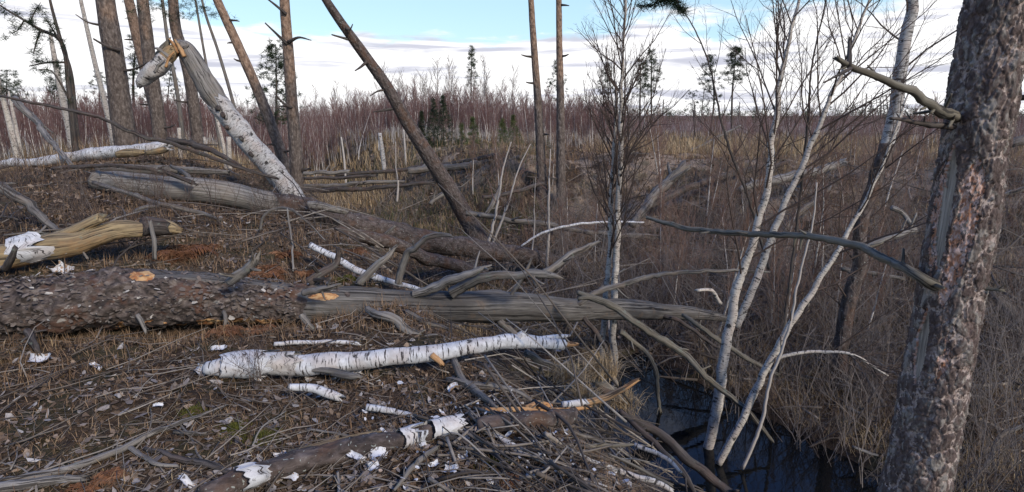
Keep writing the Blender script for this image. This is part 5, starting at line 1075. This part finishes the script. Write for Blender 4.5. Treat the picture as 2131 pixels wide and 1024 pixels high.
def fern(px, py, d, n, L, lab, seed):
    if d > 4.5: n += 3; L *= 1.25
    b = at(px, py, d); b[2] = float(H(b[0], b[1])); random.seed(seed); e = empty('dead_fern', tuple(b), lab, 'fern')
    for k in range(n):
        az_ = 2*pi*k/n+random.uniform(-.4, .4); o = np.array([cos(az_), sin(az_), 0]); sd = np.array([-o[1], o[0], 0]); mb = MB(); P = []; l = L*random.uniform(.6, 1.1)
        for i in range(7): f = i/6; P.append(o*l*f*(.9-.2*f)+np.array([0, 0, .02+l*(.75*f-.95*f*f)])+rv()*.004)
        P = np.array(P); mb.tubes(P[None], np.linspace(.003, .001, 7)[None], 3, np.array([.2]))
        v = []; t_ = []
        for i in range(26):
            f = .1+.88*i/26; q = P[int(f*6)]*(1-(f*6) % 1)+P[min(6, int(f*6)+1)]*((f*6) % 1); ll = l*.3*(1-f)**.7*random.uniform(.7, 1.1)
            for sg in (-1, 1):
                tip = q+sd*sg*ll+o*ll*.35+np.array([0, 0, -ll*random.uniform(.1, .9)]); mid = (q+tip)/2+np.array([0, 0, ll*.12]); w_ = o*ll*.13
                k0 = len(v); v += [q, mid-w_, tip, mid+w_]; t_.append((k0, k0+1, k0+2, k0+3))
        mb.add(v, t_, a=np.clip(np.full(len(v), random.uniform(.2, .9)), 0, 1)); mb.build('frond', M['fern'], e, smooth=False)
for i, (px, py, d, n, L, lab) in enumerate([(385, 570, 4.9, 11, .34, 'rusty dead fern behind the bare strip of the huge trunk'), (345, 575, 4.8, 8, .26, 'smaller rusty fern left of the big rusty fern'), (430, 555, 5.2, 8, .26, 'rusty fern right of the big rusty fern'),
        (560, 600, 4.75, 8, .26, 'rusty fern behind the huge trunk near its short upright stub'), (600, 560, 5.2, 6, .22, 'small rusty fern on the slope by the bowed hoop stem'), (470, 700, 3.7, 8, .20, 'rusty fern under the huge trunk, above the white birch log'),
        (540, 690, 3.8, 6, .18, 'little rusty fern in the shade under the huge trunk'), (235, 1015, 2.3, 7, .15, 'rusty fern lying at the bottom beside the pale thick stick'), (150, 1035, 2.2, 6, .16, 'rusty fern at the bottom edge, cut off'), (735, 525, 5.8, 6, .2, 'small rusty fern behind the white stick on the slope'),
        (1060, 1020, 2.3, 6, .14, 'rusty fern at the bottom right of the rotten log'), (650, 590, 4.9, 6, .2, 'rusty fern at the base of the dark upright branch stub')]):
    fern(px, py, d, n, L, lab, 500+i)
def moss(px, py, d, s, lab):
    b = at(px, py, d); mb = MB(); n = 1500; x = rng.normal(0, s*.4, n); y = rng.normal(0, s*.35, n); zb = float(H(b[0], b[1])); z = H(x+b[0], y+b[1])-zb+.02*np.exp(-(x*x+y*y)/(s*s*.1)); blades(mb, x, y, z, rng.uniform(.012, .035, n), .002, .5)
    o = mb.build('moss_cushion', M['moss']); o.location = (b[0], b[1], zb); tag(o, lab, 'moss')
moss(545, 905, 2.62, .12, 'yellow green moss cushion on the ground above the rotten log'); moss(725, 580, 4.9, .20, 'bright green moss cushion behind the huge trunk near the white stick'); moss(490, 890, 2.68, .10, 'dark green moss patch left of the yellow green cushion')
moss(1030, 975, 2.45, .12, 'green moss patch at the bottom beneath the fringed birch stick'); moss(400, 855, 2.8, .08, 'olive moss spot right of the forked pale branch')
def scrap(px, py, w_, asp, lab, lift=.02, m='birch_scrap', tilt=.3, seed=0):
    random.seed(seed); d = G(px, py); b = at(px, py, d); W_ = wid(px, py, d, w_); Ht = W_*asp; nu, nv = 9, 7; v = []
    cr = random.uniform(.6, 1.9); N = np.array([random.gauss(0, tilt), -abs(random.gauss(.5, tilt)), 1]); N /= np.linalg.norm(N); az_ = random.uniform(-.6, .6); t = np.array([cos(az_), sin(az_), 0]); t = t-N*t.dot(N); t /= np.linalg.norm(t); bb = np.cross(N, t)
    for i in range(nu):
        for j in range(nv):
            u = (i/(nu-1)-.5)*2; k = (j/(nv-1)-.5)*2; e1 = 1-.25*random.random() if abs(k) > .9 else 1; e2 = 1-.3*random.random() if abs(u) > .9 else 1
            v.append(t*u*W_*e2+bb*k*Ht*e1+N*(cr*k*k*Ht*.5+.15*W_*sin(u*3+seed)+random.gauss(0, .04)*Ht))
    v = np.array(v); v2 = v-N*.0012; q = [(i*nv+j, (i+1)*nv+j, (i+1)*nv+j+1, i*nv+j+1) for i in range(nu-1) for j in range(nv-1)]; q2 = [tuple(k+nu*nv for k in reversed(f)) for f in q]
    mb = MB(); mb.add(np.vstack([v, v2]), q+q2, rest=np.vstack([v, v2])+seed, a=np.r_[np.zeros(len(v)), np.ones(len(v))]); o = mb.build('bark_scrap', M[m]); z0 = float(H(b[0], b[1])); o.location = (b[0], b[1], z0+lift); tag(o, lab, 'bark scrap')
for i, (px, py, w_, asp, lab) in enumerate([(498, 770, 52, .75, 'big torn sheet of white bark spilling from the left end of the clean birch log'), (532, 795, 34, .9, 'ragged white bark flap hanging below the left part of the clean birch log'), (418, 785, 36, .6, 'grey peeling bark at the far left tip of the clean birch log'), (455, 738, 40, .4, 'thin white bark strip behind the left end of the clean birch log'), (515, 1000, 34, .8, 'torn white bark scrap on the left end of the rotten log'), (585, 960, 26, .6, 'small bark scrap standing by the orange chip of the rotten log'), (600, 1008, 44, .45, 'long white bark curl below the rotten log'),
        (745, 962, 50, .3, 'narrow white bark curl hanging below the middle of the rotten log'), (790, 962, 36, .7, 'white bark flap right of the narrow curl'), (780, 990, 24, .9, 'small pale bark flap under the white flap'), (972, 918, 26, .9, 'jagged bark scrap right of the rotten log tip'),
        (965, 962, 26, .8, 'folded bark scrap below the jagged one'), (938, 1000, 34, .7, 'rolled bark piece at the bottom under the folded scrap'), (1058, 872, 18, 1.0, 'cream bark tongue hanging on the short dark log'), (1062, 912, 24, .5, 'pointed cream bark chip below the tongue'),
        (390, 1018, 52, .3, 'whitish bark strip cut by the bottom edge'), (85, 765, 60, .4, 'grey bark sheet lying far left on the litter'), (128, 575, 40, .9, 'ragged white bark hanging below the orange birch log'), (742, 785, 28, .4, 'white bark flake under the clean white log'),
        (1165, 738, 18, .8, 'white bark flake hanging below the end of the clean white log'), (945, 820, 26, .7, 'crumbly white and orange bark piece left of the grey poles'), (1270, 995, 30, .4, 'white bark piece among the bottom brushwood'), (1350, 985, 36, .35, 'grey white bark strip at the bottom right of the brushwood'),
        (1225, 915, 24, .4, 'pale bark piece beside the brown barkless stick'), (905, 985, 22, .6, 'small grey bark piece left of the rolled one'), (200, 770, 30, .4, 'grey bark piece right of the far left sheet'), (330, 860, 24, .35, 'pale bark shred above the forked branch')]):
    scrap(px, py, w_, asp, lab, seed=i)
